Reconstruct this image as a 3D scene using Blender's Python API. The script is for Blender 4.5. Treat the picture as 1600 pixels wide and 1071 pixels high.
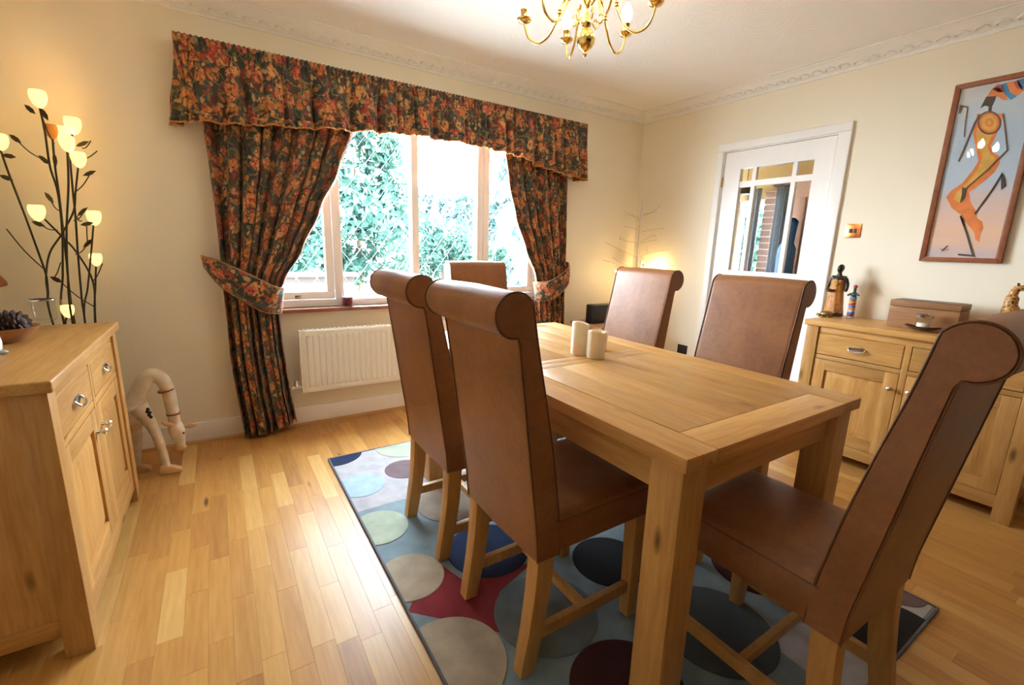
import bpy, bmesh, math, random
from mathutils import Vector, Matrix
random.seed(7)
sc = bpy.context.scene
C = sc.collection
for o in list(bpy.data.objects):
    bpy.data.objects.remove(o)

# ------------------------------------------------------------------ camera
CAM = Vector((-3.469, -3.183, 1.2175)); YAW, PITCH, ROLL, FPX = 0.5772, -0.2082, 0.0296, 707.8
fwd = Vector((math.sin(YAW)*math.cos(PITCH), math.cos(YAW)*math.cos(PITCH), math.sin(PITCH)))
rt0 = Vector((math.cos(YAW), -math.sin(YAW), 0)); up0 = rt0.cross(fwd)
rt = math.cos(ROLL)*rt0+math.sin(ROLL)*up0; up = -math.sin(ROLL)*rt0+math.cos(ROLL)*up0
cam = bpy.data.objects.new('camera', bpy.data.cameras.new('camera')); C.objects.link(cam)
M3 = Matrix((rt, up, -fwd)).transposed()
cam.matrix_world = Matrix.Translation(CAM) @ M3.to_4x4()
cam.data.sensor_fit = 'HORIZONTAL'; cam.data.sensor_width = 36; cam.data.lens = FPX/1600*36
cam.data.clip_start = 0.02
sc.camera = cam
def at(px, py, ax, val):
    """pixel of the photograph -> the point of that sight line on the plane ax = val"""
    d = fwd+rt*((px-800)/FPX)-up*((py-535.5)/FPX); i = 'xyz'.index(ax)
    return CAM+d*((val-CAM[i])/d[i])
def to_px(p):
    d = Vector(p)-CAM; z = d.dot(fwd)
    return (800+FPX*d.dot(rt)/z, 535.5-FPX*d.dot(up)/z, z) if z > 0.05 else None

# ------------------------------------------------------------------ world, sun, exposure
w = bpy.data.worlds.new('sky'); sc.world = w; w.use_nodes = True
nt = w.node_tree; bg = nt.nodes['Background']
tc = nt.nodes.new('ShaderNodeTexCoord'); sep = nt.nodes.new('ShaderNodeSeparateXYZ'); ramp = nt.nodes.new('ShaderNodeValToRGB')
nt.links.new(tc.outputs['Generated'], sep.inputs[0]); nt.links.new(sep.outputs['Z'], ramp.inputs[0]); nt.links.new(ramp.outputs[0], bg.inputs[0])
ramp.color_ramp.elements[0].color = (0.86, 0.93, 1.0, 1); ramp.color_ramp.elements[0].position = 0.0
ramp.color_ramp.elements[1].color = (0.62, 0.80, 1.0, 1); ramp.color_ramp.elements[1].position = 0.9
bg.inputs[1].default_value = 27
sun = bpy.data.objects.new('sun', bpy.data.lights.new('sun', 'SUN')); C.objects.link(sun)
sun.data.energy = 62; sun.data.angle = 0.02; sun.data.color = (1, 0.95, 0.86)
sun.rotation_euler = Vector((-0.5, 0.35, -1.0)).to_track_quat('-Z', 'Y').to_euler()
portal = bpy.data.objects.new('window_portal', bpy.data.lights.new('window_portal', 'AREA')); C.objects.link(portal)
portal.data.shape = 'RECTANGLE'; portal.data.size = 2.2; portal.data.size_y = 1.3; portal.data.cycles.is_portal = True
portal.location = (-2.23, 0.16, 1.43); portal.rotation_euler = Vector((0, -1, 0)).to_track_quat('-Z', 'Z').to_euler()
vs = sc.view_settings; vs.view_transform = 'Standard'; vs.look = 'None'; vs.gamma = 1; vs.use_curve_mapping = False
vs.exposure = 1.25
sc.cycles.max_bounces = 10; sc.cycles.diffuse_bounces = 6; sc.cycles.transparent_max_bounces = 16
sc.cycles.sample_clamp_indirect = 6

# ------------------------------------------------------------------ helpers
def link(o, parent=None):
    C.objects.link(o)
    if parent is not None: o.parent = parent
    return o
def tag(o, label=None, cat=None, group=None, kind=None):
    if label: o['label'] = label
    if cat: o['category'] = cat
    if group: o['group'] = group
    if kind: o['kind'] = kind
    return o
def thing(name, label, cat, loc=(0, 0, 0), rz=0, group=None):
    o = bpy.data.objects.new(name, None); C.objects.link(o); o.empty_display_size = 0.05
    o.location = loc; o.rotation_euler = (0, 0, rz)
    return tag(o, label, cat, group)
class MB:
    def __init__(s): s.v = []; s.f = []; s.uv = None
    def add(s, vs, fs):
        b = len(s.v); s.v += [tuple(v) for v in vs]; s.f += [tuple(i+b for i in f) for f in fs]; return s
    def box(s, x0, x1, y0, y1, z0, z1, M=None):
        v = [Vector(p) for p in ((x0,y0,z0),(x1,y0,z0),(x1,y1,z0),(x0,y1,z0),(x0,y0,z1),(x1,y0,z1),(x1,y1,z1),(x0,y1,z1))]
        if M is not None: v = [M @ p for p in v]
        return s.add(v, [(3,2,1,0),(4,5,6,7),(0,1,5,4),(1,2,6,5),(2,3,7,6),(3,0,4,7)])
    def loft(s, rings, caps=True, closed=True):
        n = len(rings[0]); vs = [p for r in rings for p in r]; fs = []
        for i in range(len(rings)-1):
            for j in range(n if closed else n-1):
                k = (j+1) % n; fs.append((i*n+j, i*n+k, (i+1)*n+k, (i+1)*n+j))
        if caps and closed: fs += [tuple(range(n))[::-1], tuple((len(rings)-1)*n+j for j in range(n))]
        return s.add(vs, fs)
    def tube(s, pts, r, n=8, caps=True, flat=1.0):
        pts = [Vector(p) for p in pts]; rr = r if isinstance(r, (list, tuple)) else [r]*len(pts); rings = []
        ref = Vector((0.123, 0.317, 0.94)); prev = None
        for i, p in enumerate(pts):
            t = (pts[min(i+1, len(pts)-1)]-pts[max(i-1, 0)])
            if t.length < 1e-9: t = Vector((0, 0, 1))
            t.normalize()
            a = (prev if prev is not None else ref); a = a-t*a.dot(t)
            if a.length < 1e-4: a = Vector((1, 0, 0))-t*t.x
            a.normalize(); prev = a; b = t.cross(a)
            rings.append([p+(a*math.cos(2*math.pi*k/n)+b*math.sin(2*math.pi*k/n)*flat)*rr[i] for k in range(n)])
        return s.loft(rings, caps)
    def lathe(s, prof, c=(0, 0, 0), n=24, M=None):
        c = Vector(c); rings = []
        for r, z in prof:
            ring = [Vector((max(r, 1e-4)*math.cos(2*math.pi*k/n), max(r, 1e-4)*math.sin(2*math.pi*k/n), z)) for k in range(n)]
            if M is not None: ring = [M @ p for p in ring]
            rings.append([p+c for p in ring])
        return s.loft(rings)
    def ell(s, c, r, n=14, m=9, M=None):
        c = Vector(c); r = Vector(r) if not isinstance(r, (int, float)) else Vector((r, r, r)); rings = []
        for i in range(m+1):
            a = -math.pi/2+math.pi*i/m; q = max(math.cos(a), 1e-3)
            ring = [Vector((r.x*q*math.cos(2*math.pi*k/n), r.y*q*math.sin(2*math.pi*k/n), r.z*math.sin(a))) for k in range(n)]
            if M is not None: ring = [M @ p for p in ring]
            rings.append([p+c for p in ring])
        return s.loft(rings)
    def prism(s, poly, f0, f1):
        """poly of 2D points; f0, f1 map a 2D point to 3D at the two ends"""
        return s.loft([[f0(p) for p in poly], [f1(p) for p in poly]])
    def build(s, name, mat, parent=None, bevel=0, smooth=None, seg=2, loc=None, fix=True):
        me = bpy.data.meshes.new(name); me.from_pydata(s.v, [], s.f); 
        bm = bmesh.new(); bm.from_mesh(me)
        if fix: bmesh.ops.recalc_face_normals(bm, faces=bm.faces)
        if bevel:
            ed = [e for e in bm.edges if len(e.link_faces) == 2 and e.calc_face_angle(0) > 0.5]
            bmesh.ops.bevel(bm, geom=ed, offset=bevel, segments=seg, affect='EDGES', profile=0.6)
        bm.to_mesh(me); bm.free()
        if smooth is not None or bevel:
            me.polygons.foreach_set('use_smooth', [True]*len(me.polygons))
            me.set_sharp_from_angle(angle=math.radians(smooth if smooth else 40))
        me.materials.append(mat)
        o = bpy.data.objects.new(name, me); link(o, parent)
        if loc is not None: o.location = loc
        return o
def copy_tree(o, parent=None):
    c = o.copy(); C.objects.link(c); c.parent = parent
    for ch in list(o.children): copy_tree(ch, c)
    return c
def smoothpath(pts, n=6):
    pts = [Vector(p) for p in pts]; out = []
    for i in range(len(pts)-1):
        p0, p1, p2, p3 = pts[max(i-1, 0)], pts[i], pts[i+1], pts[min(i+2, len(pts)-1)]
        for k in range(n):
            t = k/n
            out.append(0.5*((2*p1)+(p2-p0)*t+(2*p0-5*p1+4*p2-p3)*t*t+(3*p1-p0-3*p2+p3)*t**3))
    out.append(pts[-1]); return out
def interp(tab, x):
    if x <= tab[0][0]: return tab[0][1]
    for (a, b), (c, d) in zip(tab, tab[1:]):
        if x <= c:
            t = (x-a)/(c-a); t = t*t*(3-2*t)*0.5+t*0.5; return b+(d-b)*t
    return tab[-1][1]
def remesh(o, vox, smooth=4):
    m = o.modifiers.new('remesh', 'REMESH'); m.mode = 'VOXEL'; m.voxel_size = vox; m.use_smooth_shade = True
    m = o.modifiers.new('smooth', 'SMOOTH'); m.iterations = smooth; m.factor = 0.5
    return o

# ------------------------------------------------------------------ materials
class N:
    def __init__(s, name):
        s.m = bpy.data.materials.new(name); s.m.use_nodes = True; s.t = s.m.node_tree; s.b = s.t.nodes['Principled BSDF']
    def n(s, typ, **k):
        x = s.t.nodes.new('ShaderNode'+typ)
        for a, v in k.items():
            if a in x.inputs.keys() if isinstance(a, str) else False: x.inputs[a].default_value = v
            else: setattr(x, a, v)
        return x
    def l(s, a, b): s.t.links.new(a, b)
    def coords(s, scale=(1, 1, 1), kind='Object', rand=0.0):
        tc = s.n('TexCoord'); mp = s.n('Mapping'); mp.inputs['Scale'].default_value = scale
        s.l(tc.outputs[kind], mp.inputs['Vector'])
        if rand:
            oi = s.n('ObjectInfo'); ml = s.n('Math', operation='MULTIPLY'); ml.inputs[1].default_value = rand
            s.l(oi.outputs['Random'], ml.inputs[0]); s.l(ml.outputs[0], mp.inputs['Location'])
        return mp.outputs[0]
    def noise(s, vec, scale, detail=3, rough=0.5, dist=0):
        x = s.n('TexNoise'); x.inputs['Scale'].default_value = scale; x.inputs['Detail'].default_value = detail
        x.inputs['Roughness'].default_value = rough; x.inputs['Distortion'].default_value = dist
        if vec is not None: s.l(vec, x.inputs['Vector'])
        return x.outputs['Fac']
    def ramp(s, fac, stops, interp='LINEAR'):
        x = s.n('ValToRGB'); cr = x.color_ramp; cr.interpolation = interp
        while len(cr.elements) < len(stops): cr.elements.new(0.5)
        for e, (p, c) in zip(cr.elements, stops): e.position = p; e.color = (*c, 1) if len(c) == 3 else c
        s.l(fac, x.inputs[0]); return x.outputs[0]
    def mix(s, fac, a, b, blend='MIX'):
        x = s.n('MixRGB', blend_type=blend)
        for i, v in zip((0, 1, 2), (fac, a, b)):
            if isinstance(v, (int, float)): x.inputs[i].default_value = v
            elif isinstance(v, tuple): x.inputs[i].default_value = (*v, 1)
            else: s.l(v, x.inputs[i])
        return x.outputs[0]
    def bump(s, h, strength=0.2, dist=0.01):
        x = s.n('Bump'); x.inputs['Strength'].default_value = strength; x.inputs['Distance'].default_value = dist
        s.l(h, x.inputs['Height']); s.l(x.outputs[0], s.b.inputs['Normal'])
    def set(s, **k):
        for a, v in k.items():
            i = s.b.inputs[a.replace('_', ' ')]
            if isinstance(v, (int, float)): i.default_value = v
            elif isinstance(v, tuple): i.default_value = (*v, 1)
            else: s.l(v, i)
        return s
def plain(name, col, rough=0.5, metal=0, var=0.06, vs=30, bump=0, **k):
    q = N(name); v = q.coords()
    f = q.noise(v, vs)
    c = q.ramp(f, [(0.3, tuple(max(0, x*(1-var)) for x in col)), (0.7, tuple(min(1, x*(1+var)) for x in col))])
    q.set(Base_Color=c, Roughness=rough, Metallic=metal, **k)
    if bump: q.bump(f, bump, 0.004)
    return q.m
def wood(name, dark, mid, light, axis='y', rough=0.42, coat=0.0, knots=True, fine=60, spec=0.32):
    q = N(name); sc_ = {'x': (1.2, 14, 14), 'y': (14, 1.2, 14), 'z': (14, 14, 1.2)}[axis]
    v = q.coords(sc_, rand=37.0); f = q.noise(v, 1.4, 5, 0.6, 0.6)
    v2 = q.coords(tuple(a*6 for a in sc_), rand=11.0); f2 = q.noise(v2, 1.3, 3)
    c = q.ramp(f, [(0.25, dark), (0.5, mid), (0.75, light)])
    c = q.mix(0.35, c, q.ramp(f2, [(0.3, dark), (0.65, light)]), 'MIX')
    oi = q.n('ObjectInfo'); hs = q.n('HueSaturation')
    mr = q.n('MapRange'); mr.inputs['To Min'].default_value = 0.86; mr.inputs['To Max'].default_value = 1.12
    q.l(oi.outputs['Random'], mr.inputs[0]); q.l(mr.outputs[0], hs.inputs['Value']); q.l(c, hs.inputs['Color'])
    c = hs.outputs[0]
    if knots:
        v3 = q.coords({'x': (2.2, 7, 7), 'y': (7, 2.2, 7), 'z': (7, 7, 2.2)}[axis], rand=23.0)
        vo = q.n('TexVoronoi'); vo.inputs['Scale'].default_value = 0.9; q.l(v3, vo.inputs['Vector'])
        k = q.ramp(vo.outputs['Distance'], [(0.035, (1, 1, 1)), (0.1, (0, 0, 0))])
        c = q.mix(k, c, tuple(a*0.35 for a in dark))
    q.set(Base_Color=c, Roughness=rough, Coat_Weight=coat, Coat_Roughness=0.12, Specular_IOR_Level=spec); q.bump(f2, 0.08, 0.003)
    return q.m
OAK = ((0.38, 0.170, 0.040), (0.515, 0.265, 0.075), (0.61, 0.35, 0.118))
M = {}
M['oak_x'] = wood('oak_x', *OAK, 'x'); M['oak_y'] = wood('oak_y', *OAK, 'y'); M['oak_z'] = wood('oak_z', *OAK, 'z')
M['chair_wood'] = wood('chair_wood', (0.38, 0.18, 0.05), (0.48, 0.25, 0.075), (0.56, 0.31, 0.10), 'z', knots=False)
M['boxwood'] = wood('boxwood', (0.22, 0.09, 0.035), (0.32, 0.15, 0.06), (0.42, 0.21, 0.09), 'x', 0.5, knots=False)
M['redwood'] = wood('redwood', (0.16, 0.045, 0.02), (0.24, 0.075, 0.03), (0.32, 0.11, 0.045), 'x', 0.35, knots=False)
M['darkwood'] = wood('darkwood', (0.05, 0.02, 0.012), (0.09, 0.035, 0.02), (0.14, 0.06, 0.03), 'x', 0.4, knots=False)
M['oakbead'] = wood('oakbead', (0.40, 0.19, 0.06), (0.50, 0.26, 0.09), (0.56, 0.31, 0.12), 'x', 0.35, knots=False)
# cream wall
q = N('cream_paint'); v = q.coords(); f = q.noise(v, 220, 3); f2 = q.noise(v, 2.5, 2)
q.set(Base_Color=q.ramp(f2, [(0.3, (0.85, 0.79, 0.645)), (0.7, (0.87, 0.81, 0.67))]), Roughness=0.62); q.bump(f, 0.12, 0.002); M['wall'] = q.m
# swirled artex ceiling
q = N('swirled_plaster'); v = q.coords(); vo = q.n('TexVoronoi'); vo.inputs['Scale'].default_value = 4.2; q.l(v, vo.inputs['Vector'])
wv = q.n('Math', operation='MULTIPLY'); wv.inputs[1].default_value = 60; q.l(vo.outputs['Distance'], wv.inputs[0])
sn = q.n('Math', operation='SINE'); q.l(wv.outputs[0], sn.inputs[0]); ad = q.n('Math', operation='ADD'); q.l(sn.outputs[0], ad.inputs[0])
vm = q.n('Math', operation='MULTIPLY'); vm.inputs[1].default_value = 5; q.l(vo.outputs['Distance'], vm.inputs[0]); q.l(vm.outputs[0], ad.inputs[1])
q.set(Base_Color=(0.92, 0.91, 0.90), Roughness=0.7); q.bump(ad.outputs[0], 0.10, 0.006); M['ceiling'] = q.m
M['feature'] = plain('bounce_absorbing_paint', (0.10, 0.05, 0.03), 0.7, var=0.03)  # dark colour chosen to absorb bounce light behind the camera
M['white_gloss'] = plain('white_gloss', (0.90, 0.90, 0.90), 0.3, var=0.01)
M['coving'] = plain('coving', (0.88, 0.86, 0.82), 0.55, var=0.02)
M['upvc'] = plain('upvc', (0.92, 0.93, 0.95), 0.25, var=0.01)
M['radiator'] = plain('radiator', (0.88, 0.86, 0.81), 0.35, var=0.01)
M['chrome'] = plain('chrome', (0.80, 0.82, 0.85), 0.16, 1, 0.02)
M['brass'] = plain('brass', (0.90, 0.66, 0.24), 0.14, 1, 0.03)
M['copper'] = plain('copper', (0.80, 0.30, 0.10), 0.25, 1, 0.03)
M['black'] = plain('black', (0.012, 0.012, 0.014), 0.4, var=0.2)
M['darkmetal'] = plain('darkmetal', (0.045, 0.035, 0.025), 0.45, 0.4, 0.2)
M['lead'] = plain('lead', (0.30, 0.32, 0.35), 0.5, 0.0, 0.05)
M['tile_sill'] = plain('tile_sill', (0.30, 0.12, 0.075), 0.22, 0, 0.2, 12)
# window glass: clear with a slight surface reflection
def glass(name, tint, rough=0.02, ior=1.45):
    q = N(name); t = q.t; t.nodes.remove(q.b)
    tr = q.n('BsdfTransparent'); tr.inputs[0].default_value = (*tint, 1); gl = q.n('BsdfGlossy'); gl.inputs['Roughness'].default_value = rough
    fr = q.n('Fresnel'); fr.inputs[0].default_value = ior; mx = q.n('MixShader')
    gm_ = q.n('NewGeometry'); iv_ = q.n('Math', operation='SUBTRACT'); iv_.inputs[0].default_value = 1; q.l(gm_.outputs['Backfacing'], iv_.inputs[1])
    ml_ = q.n('Math', operation='MULTIPLY'); q.l(fr.outputs[0], ml_.inputs[0]); q.l(iv_.outputs[0], ml_.inputs[1])
    q.l(ml_.outputs[0], mx.inputs[0]); q.l(tr.outputs[0], mx.inputs[1]); q.l(gl.outputs[0], mx.inputs[2]); q.l(mx.outputs[0], t.nodes['Material Output'].inputs[0])
    return q.m
M['glass'] = glass('glass', (0.97, 0.99, 0.99)); M['picture_glass'] = glass('picture_glass', (0.98, 0.98, 0.98), 0.01, 1.5)
M['door_glass'] = glass('door_glass', (0.95, 0.96, 0.96), 0.01, 1.13)
M['tumbler'] = glass('tumbler', (0.97, 0.98, 0.98), 0.03, 1.22)
def leather(name, dark, mid, light, rough):
    q = N(name); v = q.coords(); f = q.noise(v, 5, 5, 0.65, 0.4); f2 = q.noise(v, 260, 3); f3 = q.noise(v, 60, 4, 0.7)
    c = q.ramp(f, [(0.28, dark), (0.5, mid), (0.74, light)]); c = q.mix(0.25, c, q.ramp(f3, [(0.35, dark), (0.65, light)]))
    q.set(Base_Color=c, Roughness=rough, Specular_IOR_Level=0.42); q.bump(f2, 0.18, 0.002); return q.m
M['leather'] = leather('leather', (0.17, 0.060, 0.019), (0.245, 0.094, 0.030), (0.32, 0.132, 0.046), 0.43)
M['piping'] = leather('piping', (0.11, 0.042, 0.017), (0.15, 0.06, 0.024), (0.19, 0.08, 0.033), 0.45)
# floor strips: a tone per strip
q = N('oak_floor'); a = q.n('Attribute', attribute_name='tone'); v0 = q.coords((9, 0.9, 9), 'Object')
va = q.n('VectorMath', operation='ADD'); cb = q.n('CombineXYZ'); ml = q.n('Math', operation='MULTIPLY'); ml.inputs[1].default_value = 91
q.l(a.outputs['Fac'], ml.inputs[0]); q.l(ml.outputs[0], cb.inputs[0]); q.l(ml.outputs[0], cb.inputs[1]); q.l(v0, va.inputs[0]); q.l(cb.outputs[0], va.inputs[1])
f = q.noise(va.outputs[0], 1.6, 5, 0.6, 0.8)
v1 = q.n('VectorMath', operation='MULTIPLY'); v1.inputs[1].default_value = (7, 5, 7); q.l(va.outputs[0], v1.inputs[0]); f2 = q.noise(v1.outputs[0], 1.2, 4)
base = q.ramp(a.outputs['Fac'], [(0.0, (0.30, 0.115, 0.018)), (0.35, (0.43, 0.185, 0.034)), (0.7, (0.51, 0.245, 0.05)), (1.0, (0.67, 0.40, 0.125))])
c = q.mix(0.30, base, q.ramp(f, [(0.3, (0.34, 0.15, 0.04)), (0.7, (0.64, 0.36, 0.11))]))
c = q.mix(0.18, c, q.ramp(f2, [(0.35, (0.30, 0.13, 0.04)), (0.65, (0.66, 0.38, 0.13))]))
v3 = q.n('VectorMath', operation='MULTIPLY'); v3.inputs[1].default_value = (0.9, 1.8, 0.9); q.l(va.outputs[0], v3.inputs[0])
vo = q.n('TexVoronoi'); vo.inputs['Scale'].default_value = 0.75; q.l(v3.outputs[0], vo.inputs['Vector'])
c = q.mix(q.ramp(vo.outputs['Distance'], [(0.03, (1, 1, 1)), (0.075, (0, 0, 0))]), c, (0.10, 0.045, 0.02))
q.set(Base_Color=c, Roughness=0.36, Specular_IOR_Level=0.32, Coat_Weight=0.06, Coat_Roughness=0.25); q.bump(f2, 0.05, 0.002); M['floor'] = q.m
# floral curtain cloth, laid out in metres of cloth
def floral(name):
    q = N(name); tc = q.n('TexCoord'); uv = tc.outputs['UV']
    def warp(scale, amt):
        n_ = q.n('TexNoise'); n_.inputs['Scale'].default_value = scale; q.l(uv, n_.inputs['Vector'])
        s_ = q.n('VectorMath', operation='SUBTRACT'); s_.inputs[1].default_value = (0.5, 0.5, 0.5); q.l(n_.outputs['Color'], s_.inputs[0])
        m_ = q.n('VectorMath', operation='SCALE'); m_.inputs['Scale'].default_value = amt; q.l(s_.outputs[0], m_.inputs[0])
        a_ = q.n('VectorMath', operation='ADD'); q.l(uv, a_.inputs[0]); q.l(m_.outputs[0], a_.inputs[1]); return a_.outputs[0]
    def vor(vec, scale, feat='F1'):
        x = q.n('TexVoronoi', feature=feat); x.inputs['Scale'].default_value = scale; q.l(vec, x.inputs['Vector']); return x
    w1 = warp(14, 0.05)
    ground = q.ramp(q.noise(uv, 9, 3), [(0.35, (0.03, 0.036, 0.034)), (0.5, (0.055, 0.055, 0.042)), (0.62, (0.12, 0.035, 0.02))])
    # scrolling stems
    e1 = vor(warp(14, 0.10), 13, 'DISTANCE_TO_EDGE')
    c = q.mix(q.ramp(e1.outputs['Distance'], [(0.015, (1, 1, 1)), (0.05, (0, 0, 0))]), ground, (0.22, 0.155, 0.065))
    # leaves
    lv = vor(w1, 34); lc = q.n('SeparateColor'); q.l(lv.outputs['Color'], lc.inputs[0])
    lm = q.ramp(lv.outputs['Distance'], [(0.42, (1, 1, 1)), (0.5, (0, 0, 0))])
    lsel = q.ramp(lc.outputs[0], [(0.15, (0, 0, 0)), (0.16, (1, 1, 1))], 'CONSTANT')
    lcol = q.ramp(lc.outputs[1], [(0.0, (0.06, 0.08, 0.07)), (0.3, (0.20, 0.13, 0.05)), (0.5, (0.42, 0.15, 0.045)), (0.68, (0.38, 0.27, 0.12)), (0.84, (0.26, 0.04, 0.03))], 'CONSTANT')
    mm = q.n('Math', operation='MULTIPLY'); q.l(lm, mm.inputs[0]); q.l(lsel, mm.inputs[1])
    c = q.mix(mm.outputs[0], c, lcol)
    # flower heads: clusters of petals
    fl = vor(w1, 12.5); fs = q.n('SeparateColor'); q.l(fl.outputs['Color'], fs.inputs[0])
    fm = q.ramp(fl.outputs['Distance'], [(0.40, (1, 1, 1)), (0.50, (0, 0, 0))])
    pe = vor(w1, 62); ps = q.n('SeparateColor'); q.l(pe.outputs['Color'], ps.inputs[0])
    pm = q.ramp(pe.outputs['Distance'], [(0.5, (1, 1, 1)), (0.72, (0.0, 0.0, 0.0))])
    pc = q.ramp(fs.outputs[0], [(0.0, (0.50, 0.14, 0.035)), (0.35, (0.46, 0.065, 0.04)), (0.55, (0.56, 0.25, 0.075)), (0.8, (0.40, 0.04, 0.03))], 'CONSTANT')
    pc = q.mix(q.ramp(ps.outputs[1], [(0.4, (0, 0, 0)), (0.9, (0.6, 0.6, 0.6))]), pc, (0.66, 0.32, 0.12))
    m2 = q.n('Math', operation='MULTIPLY'); q.l(fm, m2.inputs[0]); q.l(pm, m2.inputs[1])
    c = q.mix(m2.outputs[0], c, pc)
    eye = q.ramp(fl.outputs['Distance'], [(0.06, (1, 1, 1)), (0.10, (0, 0, 0))]); c = q.mix(eye, c, (0.42, 0.27, 0.08))
    q.set(Base_Color=c, Roughness=0.8, Sheen_Weight=0.15, Specular_IOR_Level=0.2)
    th = q.noise(uv, 900, 1); q.bump(th, 0.15, 0.001)
    return q.m
M['floral'] = floral('floral')
M['orange_trim'] = plain('orange_trim', (0.42, 0.17, 0.035), 0.8, var=0.3, vs=80)
M['tan_trim'] = plain('tan_trim', (0.30, 0.15, 0.055), 0.8, var=0.2, vs=60)
def emit(name, col, strength, base=(0.9, 0.8, 0.6)):
    q = N(name); q.set(Base_Color=base, Emission_Color=col, Emission_Strength=strength, Roughness=0.4); return q.m
M['bulb'] = emit('bulb', (1.0, 0.82, 0.55), 34); M['tulip'] = emit('tulip', (1.0, 0.75, 0.20), 0.9, (0.85, 0.6, 0.2))
M['tulip_core'] = emit('tulip_core', (1.0, 0.72, 0.34), 60); M['fairy'] = emit('fairy', (1.0, 0.66, 0.28), 230)
M['amber'] = plain('amber', (0.55, 0.25, 0.06), 0.4, Subsurface_Weight=0.3)
def leafmat(name, a, b):
    q = N(name); oi = q.n('Attribute', attribute_name='tone'); c = q.ramp(oi.outputs['Fac'], [(0, a), (1, b)])
    q.set(Base_Color=c, Roughness=0.6, Specular_IOR_Level=0.06); 
    tl = q.n('BsdfTranslucent'); q.l(c, tl.inputs[0]); mx = q.n('MixShader'); mx.inputs[0].default_value = 0.3
    q.l(q.b.outputs[0], mx.inputs[1]); q.l(tl.outputs[0], mx.inputs[2]); q.l(mx.outputs[0], q.t.nodes['Material Output'].inputs[0]); return q.m
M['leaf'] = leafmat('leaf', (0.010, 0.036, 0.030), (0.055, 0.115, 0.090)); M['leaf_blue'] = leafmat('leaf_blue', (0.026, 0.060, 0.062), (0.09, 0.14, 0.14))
M['bark'] = plain('bark', (0.10, 0.07, 0.05), 0.9, var=0.3)
M['grass'] = plain('pale_paving', (0.55, 0.54, 0.52), 0.9, var=0.3, vs=8)
M['fence'] = plain('fence', (0.018, 0.012, 0.010), 0.85, var=0.2, vs=6)
M['brick'] = plain('brick', (0.36, 0.20, 0.14), 0.85, var=0.2, vs=20)
M['mustard'] = plain('mustard', (0.50, 0.34, 0.13), 0.7, var=0.03)
M['pinkwall'] = plain('pinkwall', (0.42, 0.26, 0.19), 0.7, var=0.08)
M['bluecloth'] = plain('bluecloth', (0.36, 0.43, 0.48), 0.85, var=0.1)
M['blue'] = plain('blue', (0.03, 0.14, 0.42), 0.6, var=0.2)
M['wax'] = plain('wax', (0.93, 0.89, 0.72), 0.45, var=0.03, Subsurface_Weight=0.4, Subsurface_Scale=0.02)
M['whitewood'] = plain('whitewood', (0.72, 0.63, 0.50), 0.6, var=0.14, vs=18, bump=0.15)
M['hoof'] = plain('hoof', (0.62, 0.36, 0.16), 0.55, var=0.1)
M['skin'] = plain('skin', (0.035, 0.018, 0.013), 0.35, var=0.2); M['dress'] = plain('dress', (0.48, 0.20, 0.045), 0.5, var=0.3, vs=60, bump=0.3)

# ------------------------------------------------------------------ setting
CEIL = 2.447; XL, YN = -4.39, -5.6
def struct(o): return tag(o, kind='structure')
WX0, WX1, WZ0, WZ1 = -3.33, -1.13, 0.79, 2.08
m = MB(); m.box(XL-0.25, WX0, 0, 0.28, -0.1, 2.6); m.box(WX1, 0.12, 0, 0.28, -0.1, 2.6); m.box(WX0, WX1, 0, 0.28, -0.1, WZ0); m.box(WX0, WX1, 0, 0.28, WZ1, 2.6)
struct(m.build('wall_back', M['wall']))
DY0, DY1, DZ = -1.657, -0.88, 1.99
m = MB(); m.box(0, 0.12, YN, DY0-0.03, -0.1, 2.6); m.box(0, 0.12, DY1+0.03, 0, -0.1, 2.6); m.box(0, 0.12, DY0-0.03, DY1+0.03, DZ+0.03, 2.6)
struct(m.build('wall_right', M['wall']))
struct(MB().box(XL-0.25, XL, YN, 0, -0.1, 2.6).build('wall_left', M['wall']))
struct(MB().box(XL-0.25, 0.12, YN-0.2, YN, -0.1, 2.6).build('wall_front', M['feature']))  # unseen wall, set far back and dark to keep the near end dim
struct(MB().box(XL-0.25, 0.12, YN-0.2, 0.28, CEIL, 2.75).build('ceiling', M['ceiling']))
floor = struct(MB().box(XL, 0.12, YN, 0.0, -0.1, -0.011).build('floor', M['oakbead']))
# floor strips
SW = 0.0665
def strip_mesh(mb_list, x0, x1, y0, y1, tone): mb_list.append((x0, x1, y0, y1, tone))
strips = []; x = XL; k = 0
while x < -0.001:
    x1 = min(x+SW, 0); y = 0.0-random.uniform(0, 0.35) if True else 0
    ys = [0.0, y]
    while ys[-1] > YN: ys.append(max(YN, ys[-1]-random.choice((0.28, 0.36, 0.44, 0.52))))
    for a, b in zip(ys, ys[1:]):
        if a-b > 0.02: strips.append((x, x1, b, a, min(1, max(0, random.gauss(0.5, 0.26)))))
    x = x1; k += 1
def strip_geo(m, s):
    x0, x1, y0, y1, t = s; g, h = 0.00012, 0.0006
    b = [(x0+g, y0+g, -0.011), (x1-g, y0+g, -0.011), (x1-g, y1-g, -0.011), (x0+g, y1-g, -0.011)]
    lo = [(p[0], p[1], -0.0005) for p in b]; e = g+h*0.6
    tp = [(x0+e, y0+e, 0), (x1-e, y0+e, 0), (x1-e, y1-e, 0), (x0+e, y1-e, 0)]
    m.loft([b, lo, tp])
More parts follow.
